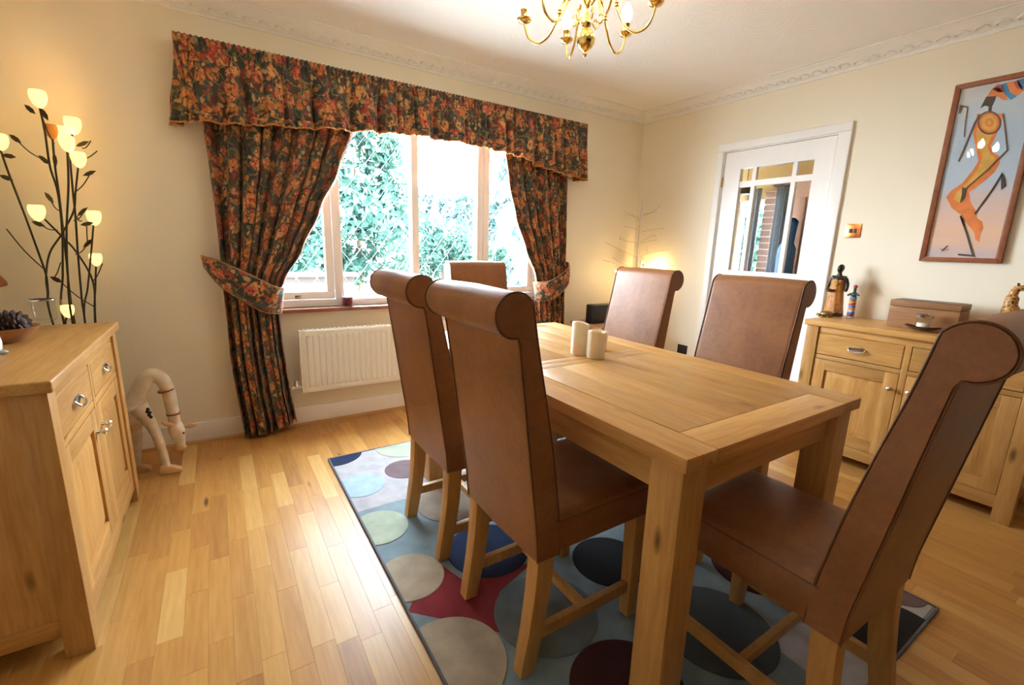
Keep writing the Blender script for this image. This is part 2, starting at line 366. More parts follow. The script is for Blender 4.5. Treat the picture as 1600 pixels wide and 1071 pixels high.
def px_area(s):
    x0, x1, y0, y1, t = s
    cx, cy = (x0+x1)/2, (y0+y1)/2
    if -3.03 < cx < -1.45 and -2.86 < cy < -0.65: return 0
    if cx < -3.9 and -1.6 < cy < -0.55: return 0
    if cx > -0.42 and -2.86 < cy < -1.87: return 0
    ps = [to_px((a, b, 0)) for a, b in ((x0, y0), (x1, y0), (x1, y1), (x0, y1))]
    if any(p is None for p in ps): return 0
    if not (-20 < sum(p[0] for p in ps)/4 < 1620 and -20 < sum(p[1] for p in ps)/4 < 1090): return 0
    return abs(sum(ps[i][0]*ps[(i+1) % 4][1]-ps[(i+1) % 4][0]*ps[i][1] for i in range(4)))/2
strips.sort(key=px_area, reverse=True)
def tone_attr(me, vals):
    at_ = me.attributes.new('tone', 'FLOAT', 'FACE'); at_.data.foreach_set('value', vals)
for s in strips[:300]:
    m = MB(); strip_geo(m, s); o = m.build('floor_strip', M['floor'], floor); tone_attr(o.data, [s[4]]*len(o.data.polygons))
m = MB(); vals = []
for s in strips[300:]:
    n0 = len(m.f); strip_geo(m, s); vals += [s[4]]*(len(m.f)-n0)
o = m.build('floor_strips', M['floor'], floor, fix=False); tone_attr(o.data, vals); o['kind'] = 'stuff'

# coving with leaf relief
prof = [(0.0, 2.362), (0.010, 2.362), (0.013, 2.372), (0.022, 2.380), (0.035, 2.398), (0.055, 2.418), (0.074, 2.428), (0.082, 2.430), (0.086, 2.438), (0.100, 2.440), (0.102, 2.449), (0.0, 2.449)]
corners = [((XL, 0), (1, -1)), ((0, 0), (-1, -1)), ((0, YN), (-1, 1)), ((XL, YN), (1, 1))]
sides = ['back', 'right', 'front', 'left']; cov = []
for i in range(4):
    rings = []
    for (cx, cy), (sx, sy) in (corners[i], corners[(i+1) % 4]): rings.append([(cx+sx*d, cy+sy*d, z) for d, z in prof])
    o = MB().loft(rings).build('trim_%d' % (i+1), M['coving'], smooth=50); struct(o); cov.append(o)
m = MB()
m.tube(smoothpath([(-0.036, 0.004, -0.008), (-0.02, 0.010, 0.010), (0.004, 0.010, 0.012), (0.022, 0.006, 0.002), (0.018, 0.004, -0.010)], 4), [0.0015]+[0.005]*7+[0.0065]*5+[0.0045]*3+[0.002], 6)
m.tube(smoothpath([(-0.037, 0.003, -0.012), (-0.015, 0.008, -0.019), (0.012, 0.008, -0.019), (0.037, 0.003, -0.012)], 3), 0.0032, 5)
sw = m.build('leaf_relief', M['coving'], cov[1], smooth=60); me_sw = sw.data
tilt = Matrix.Rotation(math.radians(-42), 4, 'X')
def place_relief(o, p, ang): o.matrix_local = Matrix.Translation(p) @ Matrix.Rotation(ang, 4, 'Z') @ tilt
first = True
for i in range(36):
    y = -0.16-0.078*i
    if first: o = sw; first = False
    else: o = bpy.data.objects.new('leaf_relief', me_sw); link(o, cov[1])
    place_relief(o, (-0.036, y, 2.396), math.pi/2)
for i in range(52):
    o = bpy.data.objects.new('leaf_relief', me_sw); link(o, cov[0]); place_relief(o, (-0.16-0.078*i, -0.036, 2.396), math.pi)

# skirting boards with a timber bead along the floor
def skirting(i, name, m):
    o = m.build(name, M['white_gloss'], bevel=0.004); struct(o)
skirting(1, 'baseboard_back', MB().box(XL, 0, -0.018, 0.0, 0.0, 0.125))
m = MB().box(-0.018, 0, YN, -1.735, 0, 0.125); m.box(-0.018, 0, -0.815, -0.018, 0, 0.125); skirting(2, 'baseboard_right', m)
skirting(3, 'baseboard_left', MB().box(XL, XL+0.018, YN, -0.018, 0, 0.125)); skirting(4, 'baseboard_front', MB().box(XL+0.018, -0.018, YN, YN+0.018, 0, 0.125))
bead = [(0, 0), (0.016, 0), (0.014, 0.008), (0.008, 0.014), (0, 0.016)]
struct(MB().prism(bead, lambda p: (XL+0.02, -0.018-p[0], p[1]), lambda p: (-0.02, -0.018-p[0], p[1])).build('trim_5', M['oakbead'], smooth=50))
struct(MB().prism(bead, lambda p: (-0.018-p[0], YN, p[1]), lambda p: (-0.018-p[0], -1.735, p[1])).build('trim_6', M['oakbead'], smooth=50))

# ------------------------------------------------------------------ window
win = bpy.data.objects.new('window_1', None); C.objects.link(win); struct(win)
FY0, FY1 = 0.05, 0.115; ML = [-2.777, -2.23, -1.699]; BZ = 0.835
m = MB(); m.box(WX0, WX1, FY0, FY1, WZ0, BZ); m.box(WX0, WX1, FY0, FY1, WZ1-0.05, WZ1); m.box(WX0, WX0+0.05, FY0, FY1, BZ, WZ1-0.05); m.box(WX1-0.05, WX1, FY0, FY1, BZ, WZ1-0.05)
m.build('window_frame', M['upvc'], win, bevel=0.006)
for x in ML: MB().box(x-0.027, x+0.027, FY0-0.004, FY1, BZ-0.001, WZ1-0.049).build('mullion', M['upvc'], win, bevel=0.006)
lights = [(WX0+0.05, ML[0]-0.027, True), (ML[0]+0.027, ML[1]-0.027, False), (ML[1]+0.027, ML[2]-0.027, False), (ML[2]+0.027, WX1-0.05, True)]
for a, b, casement in lights:
    z0, z1 = BZ, WZ1-0.05
    if casement:
        m = MB(); t = 0.055; y0, y1 = 0.045, 0.095
        m.box(a+0.004, b-0.004, y0, y1, z0+0.004, z0+t); m.box(a+0.004, b-0.004, y0, y1, z1-t, z1-0.004); m.box(a+0.004, a+t, y0, y1, z0+t, z1-t); m.box(b-t, b-0.004, y0, y1, z0+t, z1-t)
        m.build('casement', M['upvc'], win, bevel=0.006); a += t; b -= t; z0 += t; z1 -= t
    p = MB().box(a-0.004, b+0.004, 0.078, 0.082, z0-0.004, z1+0.004).build('pane', M['glass'], win)
    m = MB(); dx, dz = 0.125, 0.165      # leaded diamonds on the pane
    for sgn in (1, -1):
        c = -30
        while c < 30:
            seg = []
            for zz in (z0, z1):
                xx = (c*dx+sgn*(zz-z0)/dz*dx)+a; seg.append((xx, zz))
            (xa, za), (xb, zb) = seg
            if xa != xb:
                def clip(xa, za, xb, zb, lim, keep):
                    ina, inb = keep(xa), keep(xb)
                    if not ina and not inb: return None
                    if ina and inb: return xa, za, xb, zb
                    t = (lim-xa)/(xb-xa); zi = za+t*(zb-za)
                    return (xa, za, lim, zi) if ina else (lim, zi, xb, zb)
                r = clip(xa, za, xb, zb, a, lambda q_: q_ >= a)
                r = r and clip(*r, b, lambda q_: q_ <= b)
                if r and math.hypot(r[0]-r[2], r[1]-r[3]) > 0.02: m.tube([(r[0], 0.0775, r[1]), (r[2], 0.0775, r[3])], 0.0024, 4)
            c += 1
    m.build('leading', M['lead'], p)
    if casement: MB().box((a+b)/2-0.02, (a+b)/2+0.02, 0.028, 0.046, z0-0.045, z0-0.02).build('latch', M['chrome'], win, bevel=0.004)
MB().box(WX0-0.03, WX1+0.03, -0.05, 0.0, WZ0-0.025, WZ0).box(WX0, WX1, -0.001, FY0, WZ0-0.02, WZ0).build('window_sill', M['tile_sill'], win, bevel=0.004)

# ------------------------------------------------------------------ door
door = bpy.data.objects.new('door_1', None); C.objects.link(door); struct(door)
m = MB()
for y0, y1 in ((DY0-0.09, DY0-0.012), (DY1+0.012, DY1+0.065)): m.box(-0.02, 0.0, y0, y1, 0, DZ+0.012)
m.box(-0.02, 0, DY0-0.09, DY1+0.065, DZ+0.012, DZ+0.068); m.build('architrave', M['white_gloss'], door, bevel=0.006, seg=3)
m = MB(); m.box(-0.001, 0.12, DY0-0.03, DY0-0.004, 0, DZ+0.03); m.box(-0.001, 0.12, DY1+0.004, DY1+0.03, 0, DZ+0.03); m.box(-0.001, 0.12, DY0-0.004, DY1+0.004, DZ+0.004, DZ+0.03); m.build('door_frame', M['white_gloss'], door)
cols = [(-1.110, -1.015), (-1.402, -1.140), (-1.540, -1.432)]; rows = [(1.764, 1.857), (1.085, 1.722), (0.34, 1.046)]
m = MB(); X0, X1 = 0.004, 0.042; yg0, yg1, zg0, zg1 = -1.540, -1.015, 0.34, 1.857
m.box(X0, X1, DY0, yg0, 0.005, DZ); m.box(X0, X1, yg1, DY1, 0.005, DZ); m.box(X0, X1, yg0, yg1, zg1, DZ); m.box(X0, X1, yg0, yg1, 0.005, zg0)
m.build('door_leaf', M['white_gloss'], door)
m = MB(); X2, X3 = 0.008, 0.038
for a, b in ((cols[0][0], cols[1][1]), (cols[1][0], cols[2][1])): m.box(X2, X3, b if b < a else a, a if b < a else b, zg0, zg1)
for a, b in ((rows[1][1], rows[0][0]), (rows[2][1], rows[1][0])): m.box(X2+0.001, X3-0.001, yg0, yg1, a, b)
m.build('glazing_bars', M['white_gloss'], door)
for y0, y1 in cols:
    for z0, z1 in rows:
        g = 0.016; pv = [(0.014, y0, z0), (0.014, y1, z0), (0.014, y1, z1), (0.014, y0, z1)]; iv = [(0.011, y0+g, z0+g), (0.011, y1-g, z0+g), (0.011, y1-g, z1-g), (0.011, y0+g, z1-g)]
        MB().add(iv+pv, [(0, 1, 2, 3), (0, 4, 5, 1), (1, 5, 6, 2), (2, 6, 7, 3), (3, 7, 4, 0)]).build('pane', M['door_glass'], door)
for z in (0.25, 1.77): MB().tube([(-0.004, DY1+0.004, z-0.04), (-0.004, DY1+0.004, z+0.04)], 0.006, 8).build('hinge', M['brass'], door)
m = MB().lathe([(0.024, 0), (0.024, 0.006), (0.010, 0.008), (0.010, 0.03), (0.024, 0.04), (0.026, 0.052), (0.014, 0.062), (0.0, 0.063)], (0.004, DY0+0.055, 1.0), 16, Matrix.Rotation(-math.pi/2, 4, 'Y')); m.build('door_knob', M['brass'], door, smooth=50)

# ------------------------------------------------------------------ the room beyond the glazed door
FX = 2.2
def fy(px, py=370): return at(px, py, 'x', FX).y
oy0, oy1 = fy(1206), fy(1146); oz0, oz1 = 0.75, at(1190, 312, 'x', FX).z
m = MB(); m.box(FX, FX+0.2, -3.0, oy0, -0.1, 2.6); m.box(FX, FX+0.2, oy1, 0.9, -0.1, 2.6); m.box(FX, FX+0.2, oy0, oy1, -0.1, oz0); m.box(FX, FX+0.2, oy0, oy1, oz1, 2.6)
struct(m.build('wall_lounge_far', M['mustard']))
m = MB(); m.box(0.12, 1.1, 0.9, 1.1, -0.1, 2.6); m.box(2.0, FX+0.2, 0.9, 1.1, -0.1, 2.6); m.box(1.1, 2.0, 0.9, 1.1, -0.1, 0.9); m.box(1.1, 2.0, 0.9, 1.1, 2.2, 2.6); m.box(0.12, FX+0.2, -3.2, -3.0, -0.1, 2.6); m.box(0.0, 0.12, 0.28, 1.1, -0.1, 2.6); struct(m.build('wall_lounge_side', M['mustard']))
struct(MB().box(0.12, FX+0.2, -3.2, 1.1, 2.5, 2.75).build('ceiling_lounge', M['mustard']))
struct(MB().box(0.12, FX+0.2, -3.2, 1.1, -0.1, 0).build('floor_lounge', M['oakbead']))
w2 = bpy.data.objects.new('window_2', None); C.objects.link(w2); struct(w2)
m = MB(); t = 0.05
m.box(FX+0.05, FX+0.11, oy0, oy1, oz0, oz0+t); m.box(FX+0.05, FX+0.11, oy0, oy1, oz1-t, oz1); m.box(FX+0.05, FX+0.11, oy0, oy0+t, oz0+t, oz1-t); m.box(FX+0.05, FX+0.11, oy1-t, oy1, oz0+t, oz1-t)
ym = fy(1190); m.box(FX+0.05, FX+0.11, ym-0.03, ym+0.03, oz0+t, oz1-t); m.build('window_frame', M['upvc'], w2, bevel=0.004)
MB().box(FX+0.078, FX+0.082, oy0+t, oy1-t, oz0+t, oz1-t).build('pane', M['glass'], w2)
w4 = bpy.data.objects.new('window_added', None); C.objects.link(w4); struct(w4)  # out-of-view window, added to let more daylight into the lounge
m = MB(); m.box(1.1, 1.16, 0.95, 1.02, 0.9, 2.2); m.box(1.94, 2.0, 0.95, 1.02, 0.9, 2.2); m.box(1.52, 1.58, 0.95, 1.02, 0.96, 2.14); m.box(1.16, 1.94, 0.95, 1.02, 0.9, 0.96); m.box(1.16, 1.94, 0.95, 1.02, 2.14, 2.2); m.build('window_frame', M['upvc'], w4)
MB().box(1.16, 1.94, 0.983, 0.987, 0.96, 2.14).build('pane', M['glass'], w4)
def drape(name, px0, px1, mat, label, x=FX-0.10, folds=4):
    y0, y1 = fy(px1), fy(px0); n = 10*folds; top = oz1+0.12; rings = []
    ring = [(x+0.03*math.sin(2*math.pi*folds*i/n), y0+(y1-y0)*i/n) for i in range(n+1)]
    back = [(a+0.006, b) for a, b in ring[::-1]]
    o = MB().loft([[(a, b, 0.05) for a, b in ring+back], [(a, b, top) for a, b in ring+back]]).build(name, mat, smooth=60)
    return tag(o, label, 'curtain')
drape('lounge_curtain', 1172, 1187, M['bluecloth'], 'pale blue-grey curtain at the middle of the window seen through the door', folds=3)
drape('lounge_curtain', 1140, 1152, M['bluecloth'], 'grey-blue curtain at the left edge seen through the door panes', folds=3)
drape('lounge_curtain', 1212, 1229, M['bluecloth'], 'pale teal curtain beside the brick pillar seen through the door', folds=4)
bp = thing('brick_pillar', 'brick pillar seen through the glazed door between two curtains', 'pillar', (FX-0.06, (fy(1199)+fy(1212))/2, 0))
MB().box(0.005, 0.058, -0.10, 0.10, 0, oz1+0.08).build('mortar_core', M['coving'], bp)
bm_ = MB().box(0, 0.055, -0.107, 0.0, 0, 0.065).build('brick', M['brick'], bp, bevel=0.003, seg=1)
first = True
for i in range(int((oz1+0.1)/0.075)):
    for j in range(2):
        if first: o = bm_; first = False
        else: o = bpy.data.objects.new('brick', bm_.data); link(o, bp)
        o.location = (0, (0.0 if j == 0 else 0.112)-0.004, 0.005+i*0.075)
pb = thing('wooden_screen', 'brown wooden panel standing right of the curtains beyond the door', 'screen', (FX-0.12, fy(1252), 0))
MB().box(0, 0.035, -0.30, 0.13, 0.0, 2.05).build('panel', M['pinkwall'], pb, bevel=0.004)
MB().box(-0.012, 0, -0.05, 0.07, 0.9, 1.85).build('raised_panel', M['pinkwall'], pb, bevel=0.006)
m = MB(); yy = fy(1253)
m.tube(smoothpath([(FX-0.30, yy, 0.7), (FX-0.31, yy-0.01, 1.0), (FX-0.29, yy, 1.35), (FX-0.29, yy-0.02, 1.62)], 5), [0.11]*5+[0.09]*5+[0.06]*5+[0.02], 12)
tag(m.build('blue_garment', M['blue'], smooth=60), 'blue garment hanging beyond the right-hand door panes', 'garment')
struct(MB().box(FX-0.09, FX, -3.0, fy(1203), oz1+0.13, oz1+0.21).build('trim_7', M['darkwood'], bevel=0.005))
pl = thing('pendant_lamp', 'dark pendant lamp seen through the top left door pane', 'lamp', (1.2, at(1166, 298, 'x', 1.2).y, at(1166, 298, 'x', 1.2).z))
MB().lathe([(0.03, 0.05), (0.06, 0.03), (0.085, -0.03), (0.08, -0.035), (0.0, -0.03)], n=16).build('shade', M['black'], pl, smooth=50)
MB().tube([(0, 0, 0.04), (0, 0, 2.5-pl.location.z)], 0.004, 6).build('cord', M['black'], pl)
for a in range(3): MB().tube(smoothpath([(0, 0, 0.02), (0.08*math.cos(a*2.1+2), 0.08*math.sin(a*2.1+2), 0.05), (0.15*math.cos(a*2.1+2), 0.15*math.sin(a*2.1+2), 0.01)], 4), 0.008, 6).build('arm', M['black'], pl, smooth=60)

# ------------------------------------------------------------------ garden
struct(MB().box(-14, 16, 0.3, 30, -0.4, -0.15).build('ground_garden', M['grass']))
def tree(name, label, base, crown, n, leaf, mat, seed, conifer=False, group=None):
    rd = random.Random(seed); t = thing(name, label, 'tree' if 'tree' in name or 'conifer' in name else 'shrub', base, 0, group)
    (cx, cy, cz), (rx, ry, rz) = crown
    m = MB(); m.tube(smoothpath([(0, 0, 0), (0.03, 0.02, cz*0.5), (cx, cy, cz+rz*0.5)], 5), [0.07-0.005*i for i in range(11)], 8); m.build('trunk', M['bark'], t, smooth=60)
    blobs = [(Vector((cx+rd.uniform(-1, 1)*rx*0.7, cy+rd.uniform(-1, 1)*ry*0.7, cz+rd.uniform(-1, 1)*rz*0.75)), rd.uniform(0.25, 0.42)*min(rx, rz)) for _ in range(26)]
    if conifer:
        blobs = []
        for _ in range(70):
            h = rd.random(); rr = (1-h)*0.95; a = rd.uniform(0, 6.28)
            blobs.append((Vector((cx+math.cos(a)*rx*rr, cy+math.sin(a)*ry*rr, cz-rz+2*rz*h-0.15*rr)), 0.20*rx*(1.15-h)))
    vs, fs, tones = [], [], []
    for _ in range(n):
        c, r = rd.choice(blobs); d = Vector((rd.gauss(0, 1), rd.gauss(0, 1), rd.gauss(0, 1))).normalized()
        p = c+d*r*rd.uniform(0.55, 1.05)*(Vector((1, 1, 1)).length/1.732); s = leaf*rd.uniform(0.6, 1.3)
        a = (d+Vector((rd.uniform(-1, 1), rd.uniform(-1, 1), rd.uniform(-1, 1)))*0.9).normalized(); b = a.orthogonal().normalized(); b.rotate(Matrix.Rotation(rd.uniform(0, 6.28), 3, a)); e = a.cross(b)
        k = len(vs); vs += [p-b*s, p+e*s*0.42+a*s*0.1, p+b*s, p-e*s*0.42+a*s*0.1]; fs.append((k, k+1, k+2, k+3)); tones.append(rd.random())
    me = bpy.data.meshes.new('foliage'); me.from_pydata(vs, [], fs); me.materials.append(mat); tone_attr(me, tones)
    link(bpy.data.objects.new('foliage', me), t); return t
def gp(px, py, y): p = at(px, py, 'y', y); return (p.x, y, -0.15)
tree('broadleaf_tree', 'dense green garden tree filling the left of the window', gp(560, 400, 3.6), ((0.0, 0, 1.75), (1.05, 0.8, 1.75)), 9000, 0.075, M['leaf'], 1)
tree('broadleaf_tree', 'green tree seen through the left casement behind the curtain', gp(428, 400, 5.6), ((0, 0, 1.6), (1.0, 0.8, 1.6)), 6500, 0.075, M['leaf'], 2)
tree('garden_shrub', 'low pale green shrub in the middle of the window', gp(690, 400, 6.6), ((0, 0, 1.0), (1.1, 0.7, 0.95)), 5500, 0.07, M['leaf'], 3)
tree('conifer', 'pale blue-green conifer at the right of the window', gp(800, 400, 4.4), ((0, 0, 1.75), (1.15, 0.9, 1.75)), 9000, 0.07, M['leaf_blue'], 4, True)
tree('garden_shrub', 'dark green shrub low down beside the right window mullion', gp(765, 400, 3.4), ((0, 0, 0.85), (0.35, 0.35, 0.6)), 2500, 0.06, M['leaf'], 5)
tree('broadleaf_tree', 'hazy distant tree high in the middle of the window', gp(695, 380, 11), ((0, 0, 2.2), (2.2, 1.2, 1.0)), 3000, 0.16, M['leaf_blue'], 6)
tree('broadleaf_tree', 'leafy tree outside the lounge window seen through the door', (4.6, 1.1, -0.15), ((0, 0, 1.75), (1.0, 1.2, 1.4)), 7000, 0.07, M['leaf'], 8)
fn = thing('garden_wall', 'low brown garden wall beyond the lower left of the window', 'wall', (-3.2, 2.6, -0.15))
MB().box(-2.4, 1.15, 0, 0.14, 0, 0.95).build('wall_body', M['fence'], fn, bevel=0.01); MB().box(-2.45, 1.2, -0.03, 0.17, 0.95, 1.0).build('coping', M['fence'], fn, bevel=0.01)

# ------------------------------------------------------------------ curtains and pelmet
def cloth(name, nu, nv, fn, uvf, mat, parent, thick=0.003, smooth=True):
    vs = []; fs = []; uvs = []
    for j in range(nv+1):
        for i in range(nu+1): vs.append(fn(i/nu, j/nv)); uvs.append(uvf(i/nu, j/nv))
    for j in range(nv):
        for i in range(nu): a = j*(nu+1)+i; fs.append((a, a+1, a+nu+2, a+nu+1))
    me = bpy.data.meshes.new(name); me.from_pydata(vs, [], fs); ul = me.uv_layers.new(name='UVMap')
    fl = []
    for l in me.loops: fl += uvs[l.vertex_index]
    ul.data.foreach_set('uv', fl); me.polygons.foreach_set('use_smooth', [True]*len(fs)); me.materials.append(mat)
    o = bpy.data.objects.new(name, me); link(o, parent)
    if thick: s = o.modifiers.new('solid', 'SOLIDIFY'); s.thickness = thick; s.offset = 0
    return o
def fold(u, n, ph, sharp=0.55):
    x = u*n+ph+0.22*math.sin(2*math.pi*u*2.3+ph*3)+0.1*math.sin(2*math.pi*u*5.1+ph)
    return 2*abs(math.sin(math.pi*x))**0.75-1
def curtain(name, label, L, R, nf, ph, ztop, cw, side, zb, y_off=-0.06):
    t = thing(name, label, 'curtain', ((L[-1][1]+R[-1][1])/2, -0.09, 0), 0, 'floral curtains at the window'); ox, oy = t.location.x, t.location.y
    Lt = sorted(L); Rt = sorted(R); 
    amp = [(0.0, 0.058), (0.6, 0.054), (0.93, 0.026), (1.3, 0.044), (1.8, 0.030), (1.95, 0.026)]
    def fn(u, v):
        b = zb(u); z = b+(ztop-b)*v; xl, xr = interp(Lt, z), interp(Rt, z); uu = u
        a = interp(amp, z); x = xl+(xr-xl)*uu; y = y_off-a*fold(u, nf, ph)-0.02*math.sin(math.pi*u)
        x += 0.25*a*math.cos(2*math.pi*(u*nf+ph))*min(1, (xr-xl)*2)
        return (x-ox, y-oy, z)
    def uvf(u, v): return (u*cw, v*ztop)
    cloth('drop', 300, 90, fn, uvf, M['floral'], t); return t, ox, oy
Lx = [(1.9, -3.47), (1.36, -3.455), (1.0, -3.45), (0.52, -3.45), (0.0, -3.415)]
Rx = [(1.9, -2.665), (1.65, -2.76), (1.40, -2.885), (1.165, -3.0), (0.98, -3.115), (0.88, -3.165), (0.65, -3.158), (0.3, -3.135), (0.05, -3.105)]
ct, ox, oy = curtain('curtain', 'long floral curtain tied back on the left side of the window', Lx, Rx, 8.5, 0.1, 1.95, 1.35, -1, lambda u: 0.012+0.055*u*u)
def tieback(t, ox, oy, up_, lo_, ys, hook):
    n = 30; U = smoothpath([Vector((a, 0, b)) for a, b in up_], 10); Lo = smoothpath([Vector((a, 0, b)) for a, b in lo_], 10)
    def pick(P, u): i = u*(len(P)-1); k = min(int(i), len(P)-2); return P[k].lerp(P[k+1], i-k)
    def yy(u): return interp(ys, u)
    def fn(u, v): p = pick(Lo, u).lerp(pick(U, u), v); return (p.x-ox, yy(u)-0.012*math.sin(math.pi*v)-oy, p.z)
    band = cloth('tieback', 36, 8, fn, lambda u, v: (u*0.55+3.1, v*0.16+1.3), M['floral'], t, 0.006)
    for v in (0, 1): MB().tube([fn(i/36, v) for i in range(37)], 0.005, 6).build('piping', M['tan_trim'], band, smooth=80)
    MB().tube([(hook[0]-ox, 0-oy, hook[1]), (hook[0]-ox, -0.05-oy, hook[1]), (hook[0]-ox, -0.06-oy, hook[1]+0.012)], 0.006, 8).build('hook', M['brass'], t, smooth=60)
tieback(ct, ox, oy, [(-3.535, 1.115), (-3.44, 1.085), (-3.30, 1.01), (-3.19, 0.945), (-3.13, 0.93)], [(-3.53, 1.06), (-3.46, 0.955), (-3.37, 0.88), (-3.26, 0.80), (-3.15, 0.775)],
        [(0, -0.03), (0.12, -0.10), (0.35, -0.165), (0.8, -0.165), (0.93, -0.12), (1, -0.05)], (-3.535, 1.10))
Lx2 = [(1.95, -1.555), (1.7, -1.51), (1.445, -1.44), (1.2, -1.335), (0.99, -1.225), (0.86, -1.19), (0.6, -1.178), (0.02, -1.21)]
Rx2 = [(1.95, -0.93), (1.7, -0.915), (1.05, -0.905), (0.6, -0.91), (0.02, -0.88)]
ct, ox, oy = curtain('curtain', 'floral curtain tied back on the right side of the window', Lx2, Rx2, 7.5, 0.4, 1.95, 1.3, 1, lambda u: 0.015)
tieback(ct, ox, oy, [(-1.235, 0.93), (-1.14, 0.95), (-1.02, 1.01), (-0.93, 1.075), (-0.88, 1.10)], [(-1.215, 0.775), (-1.11, 0.795), (-1.0, 0.86), (-0.92, 0.955), (-0.88, 1.05)],
        [(0, -0.05), (0.07, -0.12), (0.2, -0.165), (0.65, -0.165), (0.88, -0.10), (1, -0.03)], (-0.88, 1.09))
# pelmet: runs from the wall round the front and back to the wall
PX0, PX1, PY, PT = -3.545, -0.825, -0.15, 2.214
pel = thing('pelmet', 'gathered floral pelmet with an orange-edged frill above the window', 'pelmet', ((PX0+PX1)/2, -0.075, 2.0))
ox, oy, oz = pel.location; plen = PX1-PX0; tot = plen+0.3
def ppath(s):
    d = s*tot
    if d < 0.15: return PX0, -d, -1, 0
    if d < 0.15+plen: return PX0+d-0.15, PY, 0, -1
    return PX1, PY+(d-0.15-plen), 1, 0
pbot = [(-3.56, 1.835), (-3.40, 1.845), (-3.1, 1.875), (-2.8, 1.905), (-2.6, 1.925), (-2.3, 1.945), (-1.9, 1.945), (-1.55, 1.925), (-1.3, 1.87), (-1.1, 1.835), (-0.8, 1.82)]
rdp = random.Random(3); gph = [rdp.uniform(0, 6.28) for _ in range(8)]
def gather(d): return (math.sin(2*math.pi*d/0.21+gph[0]+1.4*math.sin(2*math.pi*d/0.83+gph[1]))*0.6+0.4*math.sin(2*math.pi*d/0.093+gph[2]+math.sin(2*math.pi*d/0.41+gph[3])))
def pel_pt(s, z, top, bot):
    x, y, nx, ny = ppath(s); d = s*tot; h = (top-z)/(top-bot)
    pencil = 0.0085*math.sin(2*math.pi*d/0.0235)*max(0, 1-h*3.0)
    g = gather(d); g = math.copysign(abs(g)**0.6, g)*0.032*min(1, max(0, h-0.10)*1.5)
    ph_ = (d/0.17+0.35*math.sin(d*4.1+1)+0.2*math.sin(d*9.7)) % 1.0; g -= 0.05*math.exp(-((ph_-0.5)/0.085)**2)*min(1, max(0, h-0.14)*2.2)
    fl = 0.03*h
    k = pencil+g+fl
    return (x+nx*k-ox, min(y+ny*k, -0.002)-oy, z-oz)
def pz(s): return interp(pbot, ppath(s)[0])
cloth('valance', 1100, 16, lambda s, v: pel_pt(s, pz(s)+(PT-pz(s))*v, PT, pz(s)), lambda s, v: (s*tot*1.35, pz(s)+(PT-pz(s))*v), M['floral'], pel, 0.002)
def fr_pt(s, v):
    x, y, nx, ny = ppath(s); b = pz(s); z = b-0.038*(1-v)+0.004; p = Vector(pel_pt(s, b, PT, b)); d = s*tot
    k = 0.006*(1-v)*math.sin(2*math.pi*d/0.031+1.5*math.sin(d*17))+0.003
    return (p.x+nx*k, p.y+ny*k, z-oz)
frill = cloth('frill', 1100, 4, fr_pt, lambda s, v: (s*tot*1.6+5, v*0.05), M['floral'], pel, 0.002)
MB().tube([fr_pt(i/700, 0) for i in range(701)], 0.0055, 5).build('frill_edge', M['orange_trim'], frill, smooth=80)
MB().box(PX0+0.012-ox, PX1-0.012-ox, -0.135-oy, 0-oy, PT-0.025-oz, PT-0.008-oz).build('pelmet_board', M['white_gloss'], pel)

# ------------------------------------------------------------------ radiator
rad = thing('radiator', 'white fluted panel radiator below the window', 'radiator', (-2.23, -0.068, 0.25)); RW = 0.835
m = MB(); n = 44; pts = []
for i in range(n):
    x0 = -RW+0.03+(2*RW-0.06)*i/n; wv = (2*RW-0.06)/n
    pts += [(x0+wv*0.1, -0.040), (x0+wv*0.32, -0.053), (x0+wv*0.68, -0.053), (x0+wv*0.9, -0.040)]
front = [(-RW, -0.036), (-RW+0.012, -0.044), (-RW+0.028, -0.044)]+pts+[(RW-0.028, -0.044), (RW-0.012, -0.044), (RW, -0.036)]
rings = []
for z, k in ((0.0, 0.5), (0.012, 1), (0.035, 1), (0.045, None), (0.365, None), (0.375, 1), (0.398, 1), (0.408, 0.5)):
    rings.append([(x, y if k is None else (-0.044 if k == 1 and abs(x) < RW-0.02 else (-0.036 if abs(x) >= RW-0.02 else (-0.038))), z) for x, y in front]+[(RW, 0.0, z), (-RW, 0.0, z)])
m.loft(rings); m.build('panel', M['radiator'], rad, smooth=35)
MB().box(-RW, RW, 0.0, 0.012, 0.01, 0.40).build('back_panel', M['radiator'], rad, bevel=0.004)
m = MB()
for i in range(60): x0 = -RW+0.02+(2*RW-0.04)*i/60; m.box(x0, x0+0.016, -0.03, 0.006, 0.404, 0.412)
m.build('top_grille', M['radiator'], rad)
for s_ in (-1, 1): MB().box(min(s_*RW, s_*(RW+0.006)), max(s_*RW, s_*(RW+0.006)), -0.04, 0.012, 0.004, 0.41).build('side_panel', M['radiator'], rad, bevel=0.002)
MB().tube(smoothpath([(-RW-0.005, -0.012, 0.035), (-RW-0.05, -0.012, 0.035), (-RW-0.062, -0.012, 0.03), (-RW-0.064, 0.0, 0.02), (-RW-0.064, 0.058, 0.018)], 4), 0.008, 10).build('pipe', M['radiator'], rad, smooth=60)
MB().lathe([(0.0, -0.0), (0.014, 0.0), (0.016, 0.02), (0.012, 0.045), (0, 0.046)], (-RW-0.035, -0.012, 0.04), 14).build('valve', M['chrome'], rad, smooth=45)
for x in (-0.5, 0.5): MB().box(x-0.02, x+0.02, 0.011, 0.061, 0.06, 0.36).build('bracket', M['radiator'], rad)

